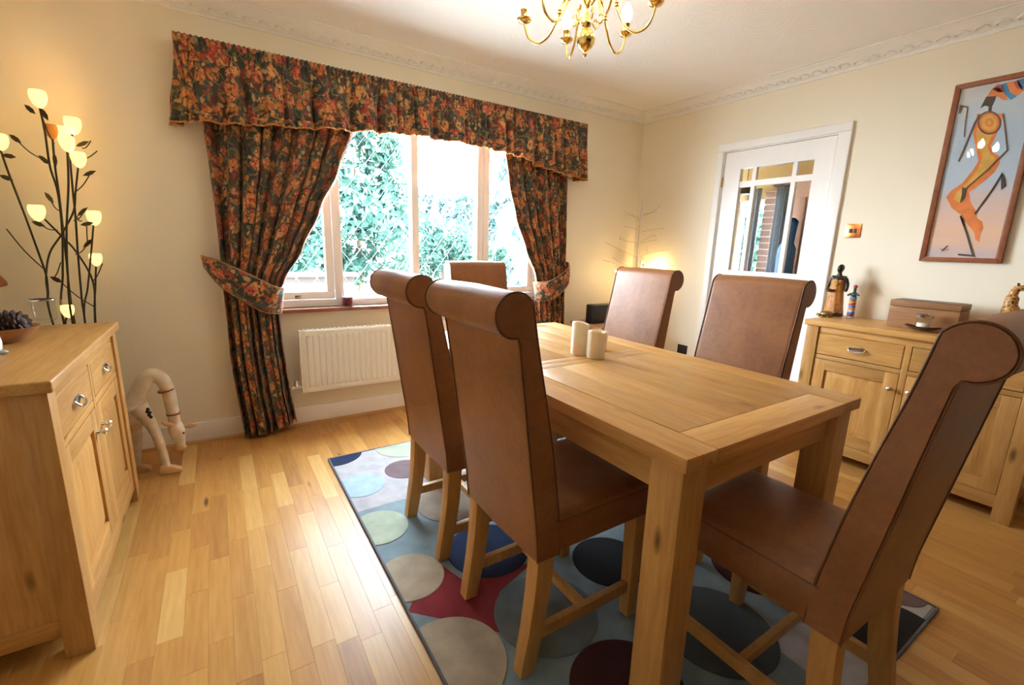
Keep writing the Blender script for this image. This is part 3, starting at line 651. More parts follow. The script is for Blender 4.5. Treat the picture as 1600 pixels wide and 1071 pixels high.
# ------------------------------------------------------------------ rug
RX0, RX1, RY0, RY1 = -3.033, -1.424, -2.865, -0.632
def rugmat(name, col):
    q = N(name); v = q.coords(); f = q.noise(v, 180, 3); f2 = q.noise(v, 14, 3)
    c = q.ramp(f2, [(0.3, tuple(a*0.85 for a in col)), (0.7, tuple(min(1, a*1.12) for a in col))]); q.set(Base_Color=c, Roughness=0.95, Sheen_Weight=0.1, Specular_IOR_Level=0.1); q.bump(f, 0.6, 0.004); return q.m
RC = dict(base=(0.20, 0.26, 0.285), navy=(0.012, 0.022, 0.06), blue=(0.33, 0.42, 0.48), mauve=(0.155, 0.10, 0.105), green=(0.37, 0.40, 0.30), beige=(0.40, 0.32, 0.23), black=(0.012, 0.012, 0.016), grey=(0.14, 0.165, 0.175), maroon=(0.045, 0.010, 0.010), red=(0.22, 0.024, 0.030), lilac=(0.40, 0.37, 0.37), taupe=(0.26, 0.20, 0.15), edge=(0.12, 0.12, 0.14), slate=(0.06, 0.07, 0.075))  # base, grey, slate and maroon darkened: under-table shade put into the colours
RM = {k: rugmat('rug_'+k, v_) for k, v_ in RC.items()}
rug = thing('patterned_rug', 'rug of coloured overlapping circles under the dining table', 'rug', ((RX0+RX1)/2, (RY0+RY1)/2, 0)); rx, ry = rug.location.x, rug.location.y
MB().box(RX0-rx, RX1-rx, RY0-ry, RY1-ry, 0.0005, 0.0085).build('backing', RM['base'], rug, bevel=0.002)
b0 = 0.008; m = MB()
for a in ((RX0, RX1, RY0, RY0+b0), (RX0, RX1, RY1-b0, RY1), (RX0, RX0+b0, RY0+b0, RY1-b0), (RX1-b0, RX1, RY0+b0, RY1-b0)): m.box(a[0]-rx, a[1]-rx, a[2]-ry, a[3]-ry, 0.002, 0.0115)
m.build('bound_edge', RM['edge'], rug, bevel=0.001)
def clip_poly(P):
    for ax, lim, sg in ((0, RX0+b0, 1), (0, RX1-b0, -1), (1, RY0+b0, 1), (1, RY1-b0, -1)):
        out = []
        for i in range(len(P)):
            a, b = P[i], P[(i+1) % len(P)]; ia, ib = (a[ax]-lim)*sg >= 0, (b[ax]-lim)*sg >= 0
            if ia: out.append(a)
            if ia != ib: t = (lim-a[ax])/(b[ax]-a[ax]); out.append((a[0]+(b[0]-a[0])*t, a[1]+(b[1]-a[1])*t))
        P = out
        if not P: break
    return P
def patch(P, key, z):
    P = clip_poly(P)
    if len(P) < 3: return
    cx = sum(p[0] for p in P)/len(P); cy = sum(p[1] for p in P)/len(P)
    ins = lambda k: [(cx+(p[0]-cx)*k-rx, cy+(p[1]-cy)*k-ry) for p in P]
    r = max(math.hypot(p[0]-cx, p[1]-cy) for p in P); k = 1-0.004/r
    MB().loft([[(a, b, 0.008) for a, b in ins(1)], [(a, b, z-0.0012) for a, b in ins(1)], [(a, b, z) for a, b in ins(k)]]).build('rug_patch', RM[key], rug)
def circ(x, y, r, key, z, sq=1.0): patch([(x+r*math.cos(i*math.pi/24), y+r*sq*math.sin(i*math.pi/24)) for i in range(48)], key, z)
patch([(-3.03, -0.64), (-2.35, -0.64), (-2.35, -1.25), (-3.03, -1.25)], 'lilac', 0.0095)
patch([(-3.03, -1.92), (-2.86, -1.70), (-2.80, -1.90), (-2.52, -1.93), (-2.72, -2.0), (-2.80, -2.16), (-2.95, -2.0)], 'red', 0.0095)
patch([(-2.1, -2.6), (-1.43, -2.6), (-1.43, -2.85), (-2.1, -2.85)], 'lilac', 0.0095)
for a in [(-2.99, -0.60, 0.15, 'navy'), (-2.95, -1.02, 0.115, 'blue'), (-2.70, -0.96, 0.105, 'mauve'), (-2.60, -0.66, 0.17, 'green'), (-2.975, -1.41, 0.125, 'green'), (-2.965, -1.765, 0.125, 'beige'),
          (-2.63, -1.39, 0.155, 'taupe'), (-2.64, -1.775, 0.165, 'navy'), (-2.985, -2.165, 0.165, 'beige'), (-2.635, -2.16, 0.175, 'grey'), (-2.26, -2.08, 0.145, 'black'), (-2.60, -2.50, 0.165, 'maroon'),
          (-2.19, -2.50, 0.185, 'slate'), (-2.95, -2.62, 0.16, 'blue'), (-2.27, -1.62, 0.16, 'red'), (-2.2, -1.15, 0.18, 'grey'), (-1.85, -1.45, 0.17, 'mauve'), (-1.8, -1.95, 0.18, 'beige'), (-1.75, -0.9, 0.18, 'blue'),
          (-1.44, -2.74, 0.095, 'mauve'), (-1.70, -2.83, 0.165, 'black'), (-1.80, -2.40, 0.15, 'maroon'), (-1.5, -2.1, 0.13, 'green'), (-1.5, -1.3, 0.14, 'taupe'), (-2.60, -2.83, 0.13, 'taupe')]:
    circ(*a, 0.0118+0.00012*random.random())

# ------------------------------------------------------------------ dining table
TX0, TX1, TY0, TY1, TZ = -2.655, -1.778, -2.637, -1.053, 0.78
tb = thing('dining_table', 'solid oak dining table with square legs in the room centre', 'table', ((TX0+TX1)/2, (TY0+TY1)/2, 0)); tx, ty = tb.location.x, tb.location.y; hw, hl = (TX1-TX0)/2, (TY1-TY0)/2; T0 = TZ-0.036
def plank(x0, x1, y0, y1, ax, g=0.0005, b=0.0015, z=TZ): MB().box(x0+g, x1-g, y0+g, y1-g, T0, z).build('plank', M['oak_'+ax], tb, bevel=b)
SBW, EBW = 0.115, 0.108
plank(-hw, -hw+SBW, -hl, hl, 'y', b=0.005); plank(hw-SBW, hw, -hl, hl, 'y', b=0.005)
plank(-hw+SBW, hw-SBW, -hl, -hl+EBW, 'x', b=0.003); plank(-hw+SBW, hw-SBW, hl-EBW, hl, 'x', b=0.003)
mid = -1.845-ty; CB = 0.05; plank(-hw+SBW, hw-SBW, mid-CB, mid, 'x'); plank(-hw+SBW, hw-SBW, mid, mid+CB, 'x')
k = 5; pw = (2*hw-2*SBW)/k
for i in range(k):
    plank(-hw+SBW+i*pw, -hw+SBW+(i+1)*pw, -hl+EBW, mid-CB, 'y', 0.0003, 0.001); plank(-hw+SBW+i*pw, -hw+SBW+(i+1)*pw, mid+CB, hl-EBW, 'y', 0.0003, 0.001)
for sx in (-1, 1):
    for sy in (-1, 1):
        cx, cy = sx*(hw-0.062), sy*(hl-0.062); r = 0.046
        MB().box(cx-r, cx+r, cy-r, cy+r, 0.012, T0).build('leg', M['oak_z'], tb, bevel=0.005)
        MB().box(sx*(hw-SBW)-0.012, sx*(hw-SBW)+0.012, sy*hl-(0.001 if sy > 0 else 0.0), sy*hl+(0.0 if sy > 0 else 0.001), T0+0.006, T0+0.02).build('dowel', M['darkwood'], tb) if False else None
a0 = T0-0.095
for sx in (-1, 1): MB().box(sx*(hw-0.05)-0.011, sx*(hw-0.05)+0.011, -hl+0.108, hl-0.108, a0, T0).build('apron', M['oak_y'], tb, bevel=0.003)
for sy in (-1, 1): MB().box(-hw+0.108, hw-0.108, sy*(hl-0.05)-0.011, sy*(hl-0.05)+0.011, a0, T0).build('apron', M['oak_x'], tb, bevel=0.003)

# ------------------------------------------------------------------ chairs (local frame: sitter faces +Y, y = 0 is the rear face at the foot of the back)
def arc(cx, cy, r, a0, a1, n): return [(cx+r*math.cos(math.radians(a0+(a1-a0)*i/n)), cy+r*math.sin(math.radians(a0+(a1-a0)*i/n))) for i in range(n+1)]
SCX, SCZ, SR = -0.095, 1.052, 0.054
def make_chair():
    t = thing('dining_chair', 'x', 'chair', group='brown leather scroll-back dining chairs'); HW = 0.205
    rear = [(0.0, 0.372), (-0.006, 0.45), (-0.020, 0.55), (-0.036, 0.66), (-0.053, 0.78), (-0.070, 0.90), (-0.083, 0.985)]
    scroll = arc(SCX, SCZ, SR, 285, 20, 22)[0:]
    front = [(-0.036, 1.02), (-0.022, 0.95), (-0.004, 0.87), (0.018, 0.77), (0.040, 0.66), (0.058, 0.55), (0.070, 0.46), (0.076, 0.372)]
    sc_pts = [(SCX+SR*math.cos(math.radians(a)), SCZ+SR*math.sin(math.radians(a))) for a in range(275, 15, -10)]
    P = rear+sc_pts+front
    # smooth front/rear faces, slightly crowned towards the middle of the width
    rings = []
    cy, cz = -0.02, 0.8
    for x, k in ((-HW, 0.965), (-HW+0.006, 0.992), (-HW+0.02, 1.0), (0, 1.0), (HW-0.02, 1.0), (HW-0.006, 0.992), (HW, 0.965)):
        ring = []
        for i, (y, z) in enumerate(P):
            a, b = P[i-1], P[(i+1) % len(P)]; nx, nz = -(b[1]-a[1]), (b[0]-a[0]); L = math.hypot(nx, nz) or 1
            ins = (1-k)*0.12; cr = 0.004 if abs(x) < 0.01 else 0
            ring.append((x, y+(nx/L)*(cr-ins)*-1*0+(-(nx/L))*(-(cr-ins))*-1, z+(nz/L)*(cr-ins)*0) if False else (x, y-(nx/L)*(ins-cr)*(-1), z-(nz/L)*(ins-cr)*(-1)) if False else (x, y+(nx/L)*(cr-ins), z+(nz/L)*(cr-ins)))
        rings.append(ring)
    back = MB().loft(rings).build('backrest', M['leather'], t, smooth=38)
    loop = smoothpath([Vector((0, y, z)) for y, z in P], 3)
    for sx in (-1, 1): MB().tube([Vector((sx*(HW-0.003), p.y, p.z)) for p in loop], 0.0023, 6).build('piping', M['piping'], back, smooth=80)
    # seat cushion
    m = MB(); y0, y1 = 0.045, 0.455; rings = []
    for z, i in ((0.378, 0.010), (0.384, 0.003), (0.44, 0.0), (0.474, 0.0), (0.488, 0.008), (0.496, 0.03), (0.500, 0.08)):
        pts = []
        for (cx, cy, a) in ((HW-0.02, y1-0.02, 0), (-HW+0.02, y1-0.02, 90), (-HW+0.02, y0+0.02, 180), (HW-0.02, y0+0.02, 270)):
            for k in range(5): an = math.radians(a+k*22.5); pts.append((cx+0.02*math.cos(an)-math.copysign(i, cx), cy+0.02*math.sin(an)-math.copysign(i, cy-0.25), z))
        rings.append(pts)
    seat = m.loft(rings).build('seat', M['leather'], t, smooth=40)
    edge = [Vector(p)+Vector((0, 0, 0.004)) for p in rings[3]]; edge.append(edge[0]); MB().tube(edge, 0.0022, 6).build('piping', M['piping'], seat, smooth=80)
    # legs
    for sx in (-1, 1):
        rings = []
        for z, y, d, w_ in ((0.0, -0.034, 0.047, 0.021), (0.06, -0.026, 0.050, 0.022), (0.15, -0.012, 0.053, 0.0235), (0.25, -0.001, 0.055, 0.0245), (0.34, 0.004, 0.056, 0.025), (0.40, 0.005, 0.056, 0.025)):
            cx = sx*(0.172+0.006*z); rings.append([(cx-w_, y, z), (cx+w_, y, z), (cx+w_, y+d, z), (cx-w_, y+d, z)])
        MB().loft(rings).build('leg', M['chair_wood'], t, bevel=0.003)
        MB().loft([[(sx*0.172-a, 0.415-a, z), (sx*0.172+a, 0.415-a, z), (sx*0.172+a, 0.415+a, z), (sx*0.172-a, 0.415+a, z)] for z, a in ((0, 0.019), (0.40, 0.0245))]).build('leg', M['chair_wood'], t, bevel=0.003)
        MB().box(sx*0.172-0.011, sx*0.172+0.011, 0.03, 0.40, 0.092, 0.130).build('stretcher', M['chair_wood'], t, bevel=0.003)
    MB().box(-0.162, 0.162, 0.205, 0.227, 0.096, 0.126).build('stretcher', M['chair_wood'], t, bevel=0.003)
    return t
chair = make_chair()
def R(d): return math.radians(d)
spots = [  # rear-face point on the floor, the way the sitter faces, label
    ((-2.812, -2.130), -90, 'brown leather dining chair nearest the camera with its back turned, left of the table'),
    ((-2.812, -1.560), -90, 'dining chair on the left side of the table nearer the window and radiator'),
    ((-2.03, -0.600), 180, 'dining chair at the far end of the table in front of the window'),
    ((-1.475, -1.390), 90, 'dining chair on the right side of the table nearest the corner twig tree'),
    ((-1.545, -2.085), 90, 'dining chair on the right side of the table in front of the glazed door'),
    ((-2.195, -2.885), 0, 'dining chair at the near end of the table with its side towards the camera')]
for i, ((x, y), a, lab) in enumerate(spots):
    c = chair if i == 0 else copy_tree(chair); c.location = (x, y, 0.012); c.rotation_euler = (0, 0, R(a)); c['label'] = lab

# ------------------------------------------------------------------ sideboards (local frame: front faces -Y)
def make_sideboard():
    t = thing('oak_sideboard', 'x', 'sideboard', group='oak sideboards'); W2, D2, H = 0.5, 0.215, 0.84; P = 0.066; T = 0.034
    MB().box(-W2-0.012, W2+0.012, -D2-0.014, D2, H-T, H).build('top', M['oak_x'], t, bevel=0.006, seg=3)
    for sx in (-1, 1):
        for sy in (-1, 1): x0 = sx*W2-(P if sx > 0 else 0); y0 = sy*D2-(P if sy > 0 else 0); MB().box(x0, x0+P, y0, y0+P, 0, H-T).build('leg', M['oak_z'], t, bevel=0.003)
        xs = sx*(W2-0.03); MB().box(xs-0.009, xs+0.009, -D2+P, D2-P, 0.10, H-T).build('side_panel', M['oak_z'], t)
        MB().box(xs-0.012, xs+0.012, -D2+P, D2-P, 0.065, 0.12).build('side_rail', M['oak_y'], t, bevel=0.002)
    MB().box(-W2+P, W2-P, D2-0.02, D2-0.008, 0.08, H-T).build('back_panel', M['oak_x'], t)
    MB().box(-W2+P-0.01, W2-P+0.01, -D2+0.02, D2-0.02, 0.085, 0.10).build('bottom_panel', M['oak_x'], t)
    f0 = -D2+0.008; xi = W2-P
    MB().box(-xi, xi, f0, f0+0.022, 0.065, 0.128).build('bottom_rail', M['oak_x'], t, bevel=0.002)
    MB().box(-xi, xi, f0+0.001, f0+0.022, 0.612, 0.636).build('middle_rail', M['oak_x'], t, bevel=0.0015)
    MB().box(-xi, xi, f0+0.001, f0+0.022, 0.768, H-T).build('top_rail', M['oak_x'], t, bevel=0.0015)
    MB().box(-0.014, 0.014, f0, f0+0.022, 0.128, 0.768).build('centre_stile', M['oak_z'], t, bevel=0.0015)
    for sx in (-1, 1):
        a, b = sorted((sx*0.0165, sx*(xi-0.0025))); z0, z1 = 0.6385, 0.7655
        fs = [(a, 0.006), (a+0.012, 0.0), (b-0.012, 0.0), (b, 0.006)]
        rings = []
        for d, i in ((0.02, 0), (0.004, 0), (0.0, 0.004)): rings.append([(a+i, f0+d, z0+i), (b-i, f0+d, z0+i), (b-i, f0+d, z1-i), (a+i, f0+d, z1-i)])
        dr = MB().loft(rings).build('drawer', M['oak_x'], t, smooth=30)
        cx, cz = (a+b)/2, (z0+z1)/2; Mx = Matrix.Rotation(math.pi/2, 4, 'X') 
        hm = MB(); n = 20
        ro = [(cx+0.046*math.cos(2*math.pi*i/n), cz+0.017*math.sin(2*math.pi*i/n)) for i in range(n)]; ri = [(cx+0.038*math.cos(2*math.pi*i/n), cz+0.011*math.sin(2*math.pi*i/n)) for i in range(n)]
        hm.loft([[(x, f0+0.001, z) for x, z in ro], [(x, f0-0.004, z) for x, z in ro], [(x, f0-0.005, z) for x, z in ri], [(x, f0-0.001, z) for x, z in ri]])
        h = hm.build('handle', M['chrome'], dr, smooth=40)
        MB().tube(smoothpath([(cx-0.040, f0-0.004, cz+0.004), (cx-0.034, f0-0.016, cz-0.010), (cx, f0-0.020, cz-0.016), (cx+0.034, f0-0.016, cz-0.010), (cx+0.040, f0-0.004, cz+0.004)], 5), 0.0042, 8).build('pull_ring', M['chrome'], dr, smooth=60)
        z0, z1 = 0.1305, 0.6095; S = 0.062; m = MB()
        dd = m.box(a+S-0.004, b-S+0.004, f0+0.014, f0+0.019, z0+S-0.004, z1-S+0.004).build('door', M['oak_z'], t)
        for u0, u1 in ((a, a+S), (b-S, b)): MB().box(u0, u1, f0, f0+0.02, z0, z1).build('door_stile', M['oak_z'], dd, bevel=0.0015)
        for u0, u1 in ((z0, z0+S), (z1-S, z1)): MB().box(a+S, b-S, f0+0.0004, f0+0.02, u0, u1).build('door_rail', M['oak_x'], dd, bevel=0.0012)
        p0, p1, q0, q1 = a+S, b-S, z0+S, z1-S; rings = []
        for d, i in ((0.0138, 0.0), (0.012, 0.0), (0.011, 0.006), (0.003, 0.030), (0.0025, 0.034)): rings.append([(p0+i, f0+d, q0+i), (p1-i, f0+d, q0+i), (p1-i, f0+d, q1-i), (p0+i, f0+d, q1-i)])
        MB().loft(rings).build('raised_panel', M['oak_z'], dd, smooth=20)
        kx = (b-S*0.42) if sx < 0 else (a+S*0.42)
        MB().lathe([(0.009, 0), (0.008, 0.003), (0.005, 0.008), (0.006, 0.014), (0.0125, 0.019), (0.014, 0.025), (0.010, 0.030), (0, 0.032)], (kx, f0, z1-0.085), 16, Mx).build('knob', M['chrome'], dd, smooth=50)
    return t
sb = make_sideboard(); sb.location = (-4.088, -1.07, 0); sb.rotation_euler = (0, 0, R(90)); sb['label'] = 'oak sideboard against the left wall carrying a pine cone and glass'
sb2 = copy_tree(sb); sb2.location = (-0.245, -2.365, 0); sb2.rotation_euler = (0, 0, R(-90)); sb2['label'] = 'oak sideboard against the right wall below the framed painting'
SZ = 0.8405

# ------------------------------------------------------------------ chandelier
CH = Vector((-2.2, -1.69, 2.0))
ch = thing('brass_chandelier', 'polished brass chandelier with curved arms and lit candle bulbs', 'chandelier', CH)
MB().lathe([(0.0, -0.058), (0.006, -0.054), (0.009, -0.046), (0.005, -0.038), (0.012, -0.034), (0.024, -0.026), (0.033, -0.012), (0.036, 0.002), (0.033, 0.017), (0.025, 0.029), (0.014, 0.036), (0.011, 0.042), (0.016, 0.05), (0.018, 0.058), (0.010, 0.066), (0.009, 0.11), (0.014, 0.12), (0.014, 0.13), (0.008, 0.14), (0.008, 0.22), (0.020, 0.24), (0.024, 0.26), (0.012, 0.29), (0.006, 0.30), (0.005, 0.40)], n=28).build('body', M['brass'], ch, smooth=50)
MB().lathe([(0.0, CEIL-CH.z), (0.05, CEIL-CH.z), (0.048, CEIL-CH.z-0.012), (0.02, CEIL-CH.z-0.03), (0.008, CEIL-CH.z-0.05), (0, CEIL-CH.z-0.05)], n=20).build('ceiling_rose', M['brass'], ch, smooth=50)
def arm(a, rad=0.25):
    ca, sa = math.cos(a), math.sin(a); f = lambda r, z: (r*ca, r*sa, z)
    path = smoothpath([f(0.012, 0.12), f(0.05, 0.16), f(0.09, 0.15), f(0.115, 0.09), f(0.145, 0.035), f(0.187, 0.010), f(0.228, 0.03), f(rad, 0.09)], 7)
    A = MB().tube(path, 0.0048, 8).build('arm', M['brass'], ch, smooth=70)
    MB().lathe([(0.006, 0.0), (0.010, 0.004), (0.010, 0.008), (0.006, 0.011), (0.009, 0.015), (0.006, 0.019)], f(0.108, 0.10), 12).build('collar', M['brass'], A, smooth=50)
    c = f(rad, 0.09)
    MB().lathe([(0.004, -0.004), (0.012, -0.002), (0.024, 0.003), (0.0285, 0.009), (0.029, 0.012), (0.026, 0.011), (0.013, 0.008), (0.012, 0.014), (0.0135, 0.02), (0.0135, 0.040), (0.015, 0.042), (0.015, 0.046), (0, 0.046)], c, 20).build('candle_cup', M['brass'], A, smooth=45)
    MB().lathe([(0.010, 0.046), (0.014, 0.052), (0.021, 0.068), (0.0225, 0.080), (0.019, 0.096), (0.011, 0.112), (0.005, 0.122), (0.0, 0.125)], c, 16).build('bulb', M['bulb'], A, smooth=70)
    MB().tube(smoothpath([f(0.03, 0.07), f(0.05, 0.055), f(0.062, 0.07), f(0.055, 0.09), f(0.045, 0.08)], 5), 0.003, 6).build('scroll', M['brass'], A, smooth=70)
CHA0 = R(189)
for i in range(6): arm(CHA0+i*math.pi/3)

# ------------------------------------------------------------------ tulip lamp behind the left sideboard
LY = -0.15; LB = Vector((-4.07, LY, 0))
lp = thing('tulip_floor_lamp', 'tall dark metal floor lamp of tulip lights behind the sideboard', 'lamp', LB)
MB().lathe([(0, 0), (0.11, 0), (0.11, 0.012), (0.09, 0.02), (0.03, 0.026), (0.02, 0.05), (0, 0.05)], n=24).build('base', M['darkmetal'], lp, smooth=40)
def lpt(px, py, dy=0.0): return at(px, py, 'y', LY+dy)-LB
stems = [[(62, 168), (70, 205), (78, 260), (90, 300), (97, 360), (98, 430), (98, 497)], [(82, 215), (86, 260), (93, 310), (103, 400), (107, 440), (115, 497)],
         [(114, 208), (109, 235), (113, 290), (118, 340), (122, 400), (128, 470), (132, 497)], [(122, 262), (118, 300), (115, 330), (97, 365), (78, 395), (72, 430), (74, 455), (80, 497)],
         [(146, 352), (142, 400), (137, 450), (132, 497)], [(150, 417), (149, 450), (148, 497)], [(70, 343), (95, 368), (120, 395), (145, 440), (149, 497)],
         [(1, 235), (15, 275), (40, 340), (60, 395), (72, 430), (75, 455), (80, 497)], [(105, 233), (107, 290), (104, 360), (106, 430), (112, 497)], [(106, 494), (104, 520)]]
dys = [0.0, 0.03, -0.03, -0.05, 0.02, 0.04, -0.02, 0.02, -0.06, -0.02]
for pts, dy in zip(stems, dys):
    P3 = [lpt(a, b, dy) for a, b in pts]; low = P3[-1]; P3 += [Vector((low.x*0.45, low.y*0.5, 0.35)), Vector((low.x*0.12, low.y*0.2, 0.03))]
    MB().tube(smoothpath(P3, 6), 0.0042, 6).build('stem', M['darkmetal'], lp, smooth=70)
for a, b, c, d in ((68, 250, 24, 217), (85, 225, 66, 183), (93, 330, 77, 309), (128, 232, 142, 220), (123, 249, 152, 236), (118, 300, 142, 270), (128, 345, 120, 338), (137, 385, 135, 350), (95, 410, 84, 435), (145, 440, 160, 412), (68, 420, 10, 358), (115, 345, 132, 330), (90, 360, 60, 348), (118, 398, 138, 380), (148, 480, 90, 436)):
    MB().tube(smoothpath([lpt(a, b), lpt((a+c)/2, (b+d)/2+4), lpt(c, d)], 4), 0.0025, 5).build('twig', M['darkmetal'], lp, smooth=70)
for px, py, ang in ((47, 171, 40), (70, 179, 60), (24, 217, 35), (69, 250, 40), (86, 250, 80), (129, 225, -20), (140, 271, -20), (77, 309, 50), (60, 350, 20), (129, 331, -40), (136, 350, -10), (138, 380, -40), (14, 244, 10), (10, 278, 20), (88, 437, 25)):
    a = R(ang); c = lpt(px, py, -0.01); d = rt*math.cos(a)-up*math.sin(a); e = rt*math.sin(a)+up*math.cos(a); L = 0.034
    P3 = [c-d*L, c-d*L*0.4+e*0.009, c+d*L*0.3+e*0.010, c+d*L, c+d*L*0.3-e*0.010, c-d*L*0.4-e*0.009]; off = Vector((0, -0.004, 0))
    MB().loft([[p+off for p in P3], [p-off*0.2 for p in P3]]).build('leaf', M['darkmetal'], lp)
shades = [(60, 155, 0.0, 0.034), (114, 197, -0.03, 0.034), (98, 209, 0.05, 0.030), (105, 225, -0.06, 0.032), (123, 250, -0.05, 0.032), (58, 333, -0.02, 0.033), (147, 341, 0.02, 0.032), (150, 406, 0.04, 0.028), (0, 222, 0.02, 0.032), (106, 487, -0.02, 0.028)]
for i, (px, py, dy, r) in enumerate(shades):
    c = lpt(px, py, dy); k = r/0.034
    tl = MB().lathe([(0.003, -0.030), (0.012, -0.026), (0.024, -0.015), (0.031, 0.0), (0.033, 0.012), (0.031, 0.024), (0.027, 0.028), (0.026, 0.026), (0.029, 0.010), (0.020, -0.013), (0.0, -0.022)], n=18, M=Matrix.Diagonal((k*0.95, k*0.95, k*1.3, 1))).build('tulip_shade', M['tulip'], lp, smooth=60, loc=c)
    MB().ell((0, 0, 0.004), (0.010*k, 0.010*k, 0.015*k), 8, 6).build('bulb', M['tulip_core'], tl, smooth=70)
tl = MB().lathe([(0.003, -0.030), (0.012, -0.026), (0.024, -0.015), (0.031, 0.0), (0.033, 0.012), (0.031, 0.024), (0.027, 0.028), (0.026, 0.026), (0.029, 0.010), (0.020, -0.013), (0.0, -0.022)], n=18, M=Matrix.Diagonal((0.82, 0.82, 1.1, 1))).build('tulip_shade', M['amber'], lp, smooth=60, loc=lpt(80, 206, 0.03)); tl['label'] = 'unlit amber tulip shade'

# ------------------------------------------------------------------ white wooden giraffe
gy = -0.33; gf = thing('white_giraffe', 'whitewashed wooden giraffe bending its neck to the floor beside the sideboard', 'ornament', (-3.95, gy, 0)); gx = -3.95
def g3(px, py, dy=0.0): p = at(px, py, 'y', gy+dy); return Vector((p.x-gx, p.y-gy, p.z))
m = MB()
m.tube(smoothpath([(-0.30, 0, 0.335), (-0.22, 0, 0.345), (-0.12, 0, 0.345), (-0.02, 0, 0.335), g3(205, 645), g3(212, 632)], 5), [0.03]+[0.055]*4+[0.068]*11+[0.062]*5+[0.06]*3+[0.05]*2, 14)
m.tube(smoothpath([g3(205, 640), g3(218, 610), g3(228, 592), g3(240, 586), g3(254, 594), g3(263, 612), g3(268, 635), g3(273, 660), g3(276, 676)], 5), [0.052, 0.048, 0.045, 0.043, 0.041]+[0.039-0.0004*i for i in range(36)], 14)
m.tube(smoothpath([g3(273, 662), g3(277, 676), g3(281, 690), g3(284, 698)], 4), [0.030, 0.034, 0.036, 0.037, 0.036, 0.034, 0.031, 0.028, 0.025, 0.023, 0.021, 0.020, 0.018], 12)
def hoof_top(px, py, dy): c = g3(px, py, dy); return Vector((c.x-0.022, c.y, 0.022))
m.tube(smoothpath([g3(214, 635, -0.03), g3(228, 652, -0.035), g3(242, 674, -0.04), g3(252, 700, -0.04), hoof_top(268, 726, -0.045)], 5), [0.046, 0.044, 0.042, 0.039, 0.035]+[0.030]*3+[0.026]*3+[0.023]*4+[0.021]*6, 12)
m.tube(smoothpath([g3(206, 645, 0.03), g3(210, 670, 0.04), g3(212, 700, 0.045), hoof_top(219, 727, 0.045)], 5), [0.045]*5+[0.032]*5+[0.026]*6, 12)
for dy in (-0.045, 0.045):
    m.tube(smoothpath([(-0.24, dy*0.6, 0.32), (-0.25, dy, 0.20), (-0.27, dy, 0.15), (-0.25, dy, 0.02)], 5), [0.055]*4+[0.04]*4+[0.028]*8, 12)
remesh(m.build('body', M['whitewood'], gf), 0.006, 3)
def band(px, py, r, d): c = g3(px, py); MB().tube([c-d*0.004, c+d*0.004], r, 16).build('neck_band', M['redwood'], gf, smooth=40)
band(259.5, 610, 0.0375, (g3(263, 618)-g3(256, 600)).normalized()); band(271, 646.5, 0.0315, (g3(272, 656)-g3(269, 638)).normalized())
for (px, py, dy, tx_) in ((268, 726, -0.045, 0.04), (219, 727, 0.045, 0.02)):
    c = g3(px, py, dy); c.z = 0; MB().loft([[(c.x-0.05, c.y-0.028, 0.0), (c.x+0.045, c.y-0.026, 0), (c.x+0.045, c.y+0.026, 0), (c.x-0.05, c.y+0.028, 0)], [(c.x-0.055, c.y-0.028, 0.022), (c.x+0.042, c.y-0.024, 0.014), (c.x+0.042, c.y+0.024, 0.014), (c.x-0.055, c.y+0.028, 0.022)], [(c.x-0.045, c.y-0.022, 0.05), (c.x-0.003, c.y-0.02, 0.04), (c.x-0.003, c.y+0.02, 0.04), (c.x-0.045, c.y+0.022, 0.05)]]).build('hoof', M['hoof'], gf, bevel=0.006)
for dy in (-0.045, 0.045): MB().loft([[(-0.28, dy-0.024, 0), (-0.21, dy-0.024, 0), (-0.21, dy+0.024, 0), (-0.28, dy+0.024, 0)], [(-0.275, dy-0.02, 0.035), (-0.225, dy-0.02, 0.03), (-0.225, dy+0.02, 0.03), (-0.275, dy+0.02, 0.035)]]).build('hoof', M['hoof'], gf, bevel=0.006)
for px, py, dx, dz in ((262, 663, -0.05, 0.035), (296, 666, 0.075, 0.005)):
    c = g3(px, py, 0.02 if dx > 0 else -0.03); MB().ell(c, (0.030, 0.008, 0.012), 10, 6, Matrix.Rotation(R(30 if dx < 0 else 2), 4, 'Y')).build('ear', M['hoof'], gf, smooth=60)
MB().ell(g3(283, 699, 0), (0.026, 0.024, 0.020), 12, 8).build('muzzle', M['hoof'], gf, smooth=60)
MB().ell(g3(287, 677, -0.034), (0.005, 0.004, 0.006), 8, 6).build('eye', M['black'], gf, smooth=60)
for px, py in ((231, 640), (230, 644), (234, 645), (233, 649), (236, 652)): c = g3(px, py, -0.075); MB().ell(c, (0.008, 0.006, 0.009), 8, 6).build('spot', M['black'], gf, smooth=60)

# ------------------------------------------------------------------ things on the left sideboard
def onL(px, py): p = at(px, py, 'z', SZ); return Vector((p.x, p.y, SZ))
g = thing('footed_glass', 'clear footed drinking glass on the left sideboard', 'glass', onL(74, 514))
MB().lathe([(0.0, 0.0), (0.036, 0.0), (0.037, 0.003), (0.030, 0.006), (0.010, 0.010), (0.009, 0.022), (0.016, 0.028), (0.034, 0.034), (0.0365, 0.05), (0.0385, 0.118), (0.0372, 0.118), (0.0352, 0.05), (0.032, 0.038), (0.0, 0.034)], n=28).build('bowl', M['tumbler'], g, smooth=50)
MB().lathe([(0.0388, 0.114), (0.0392, 0.116), (0.0388, 0.120), (0.0368, 0.120), (0.0368, 0.114)], n=28).build('rim', M['chrome'], g, smooth=60)
b = thing('wooden_bowl', 'shallow wooden bowl under the pine cone on the left sideboard', 'bowl', onL(6, 536))
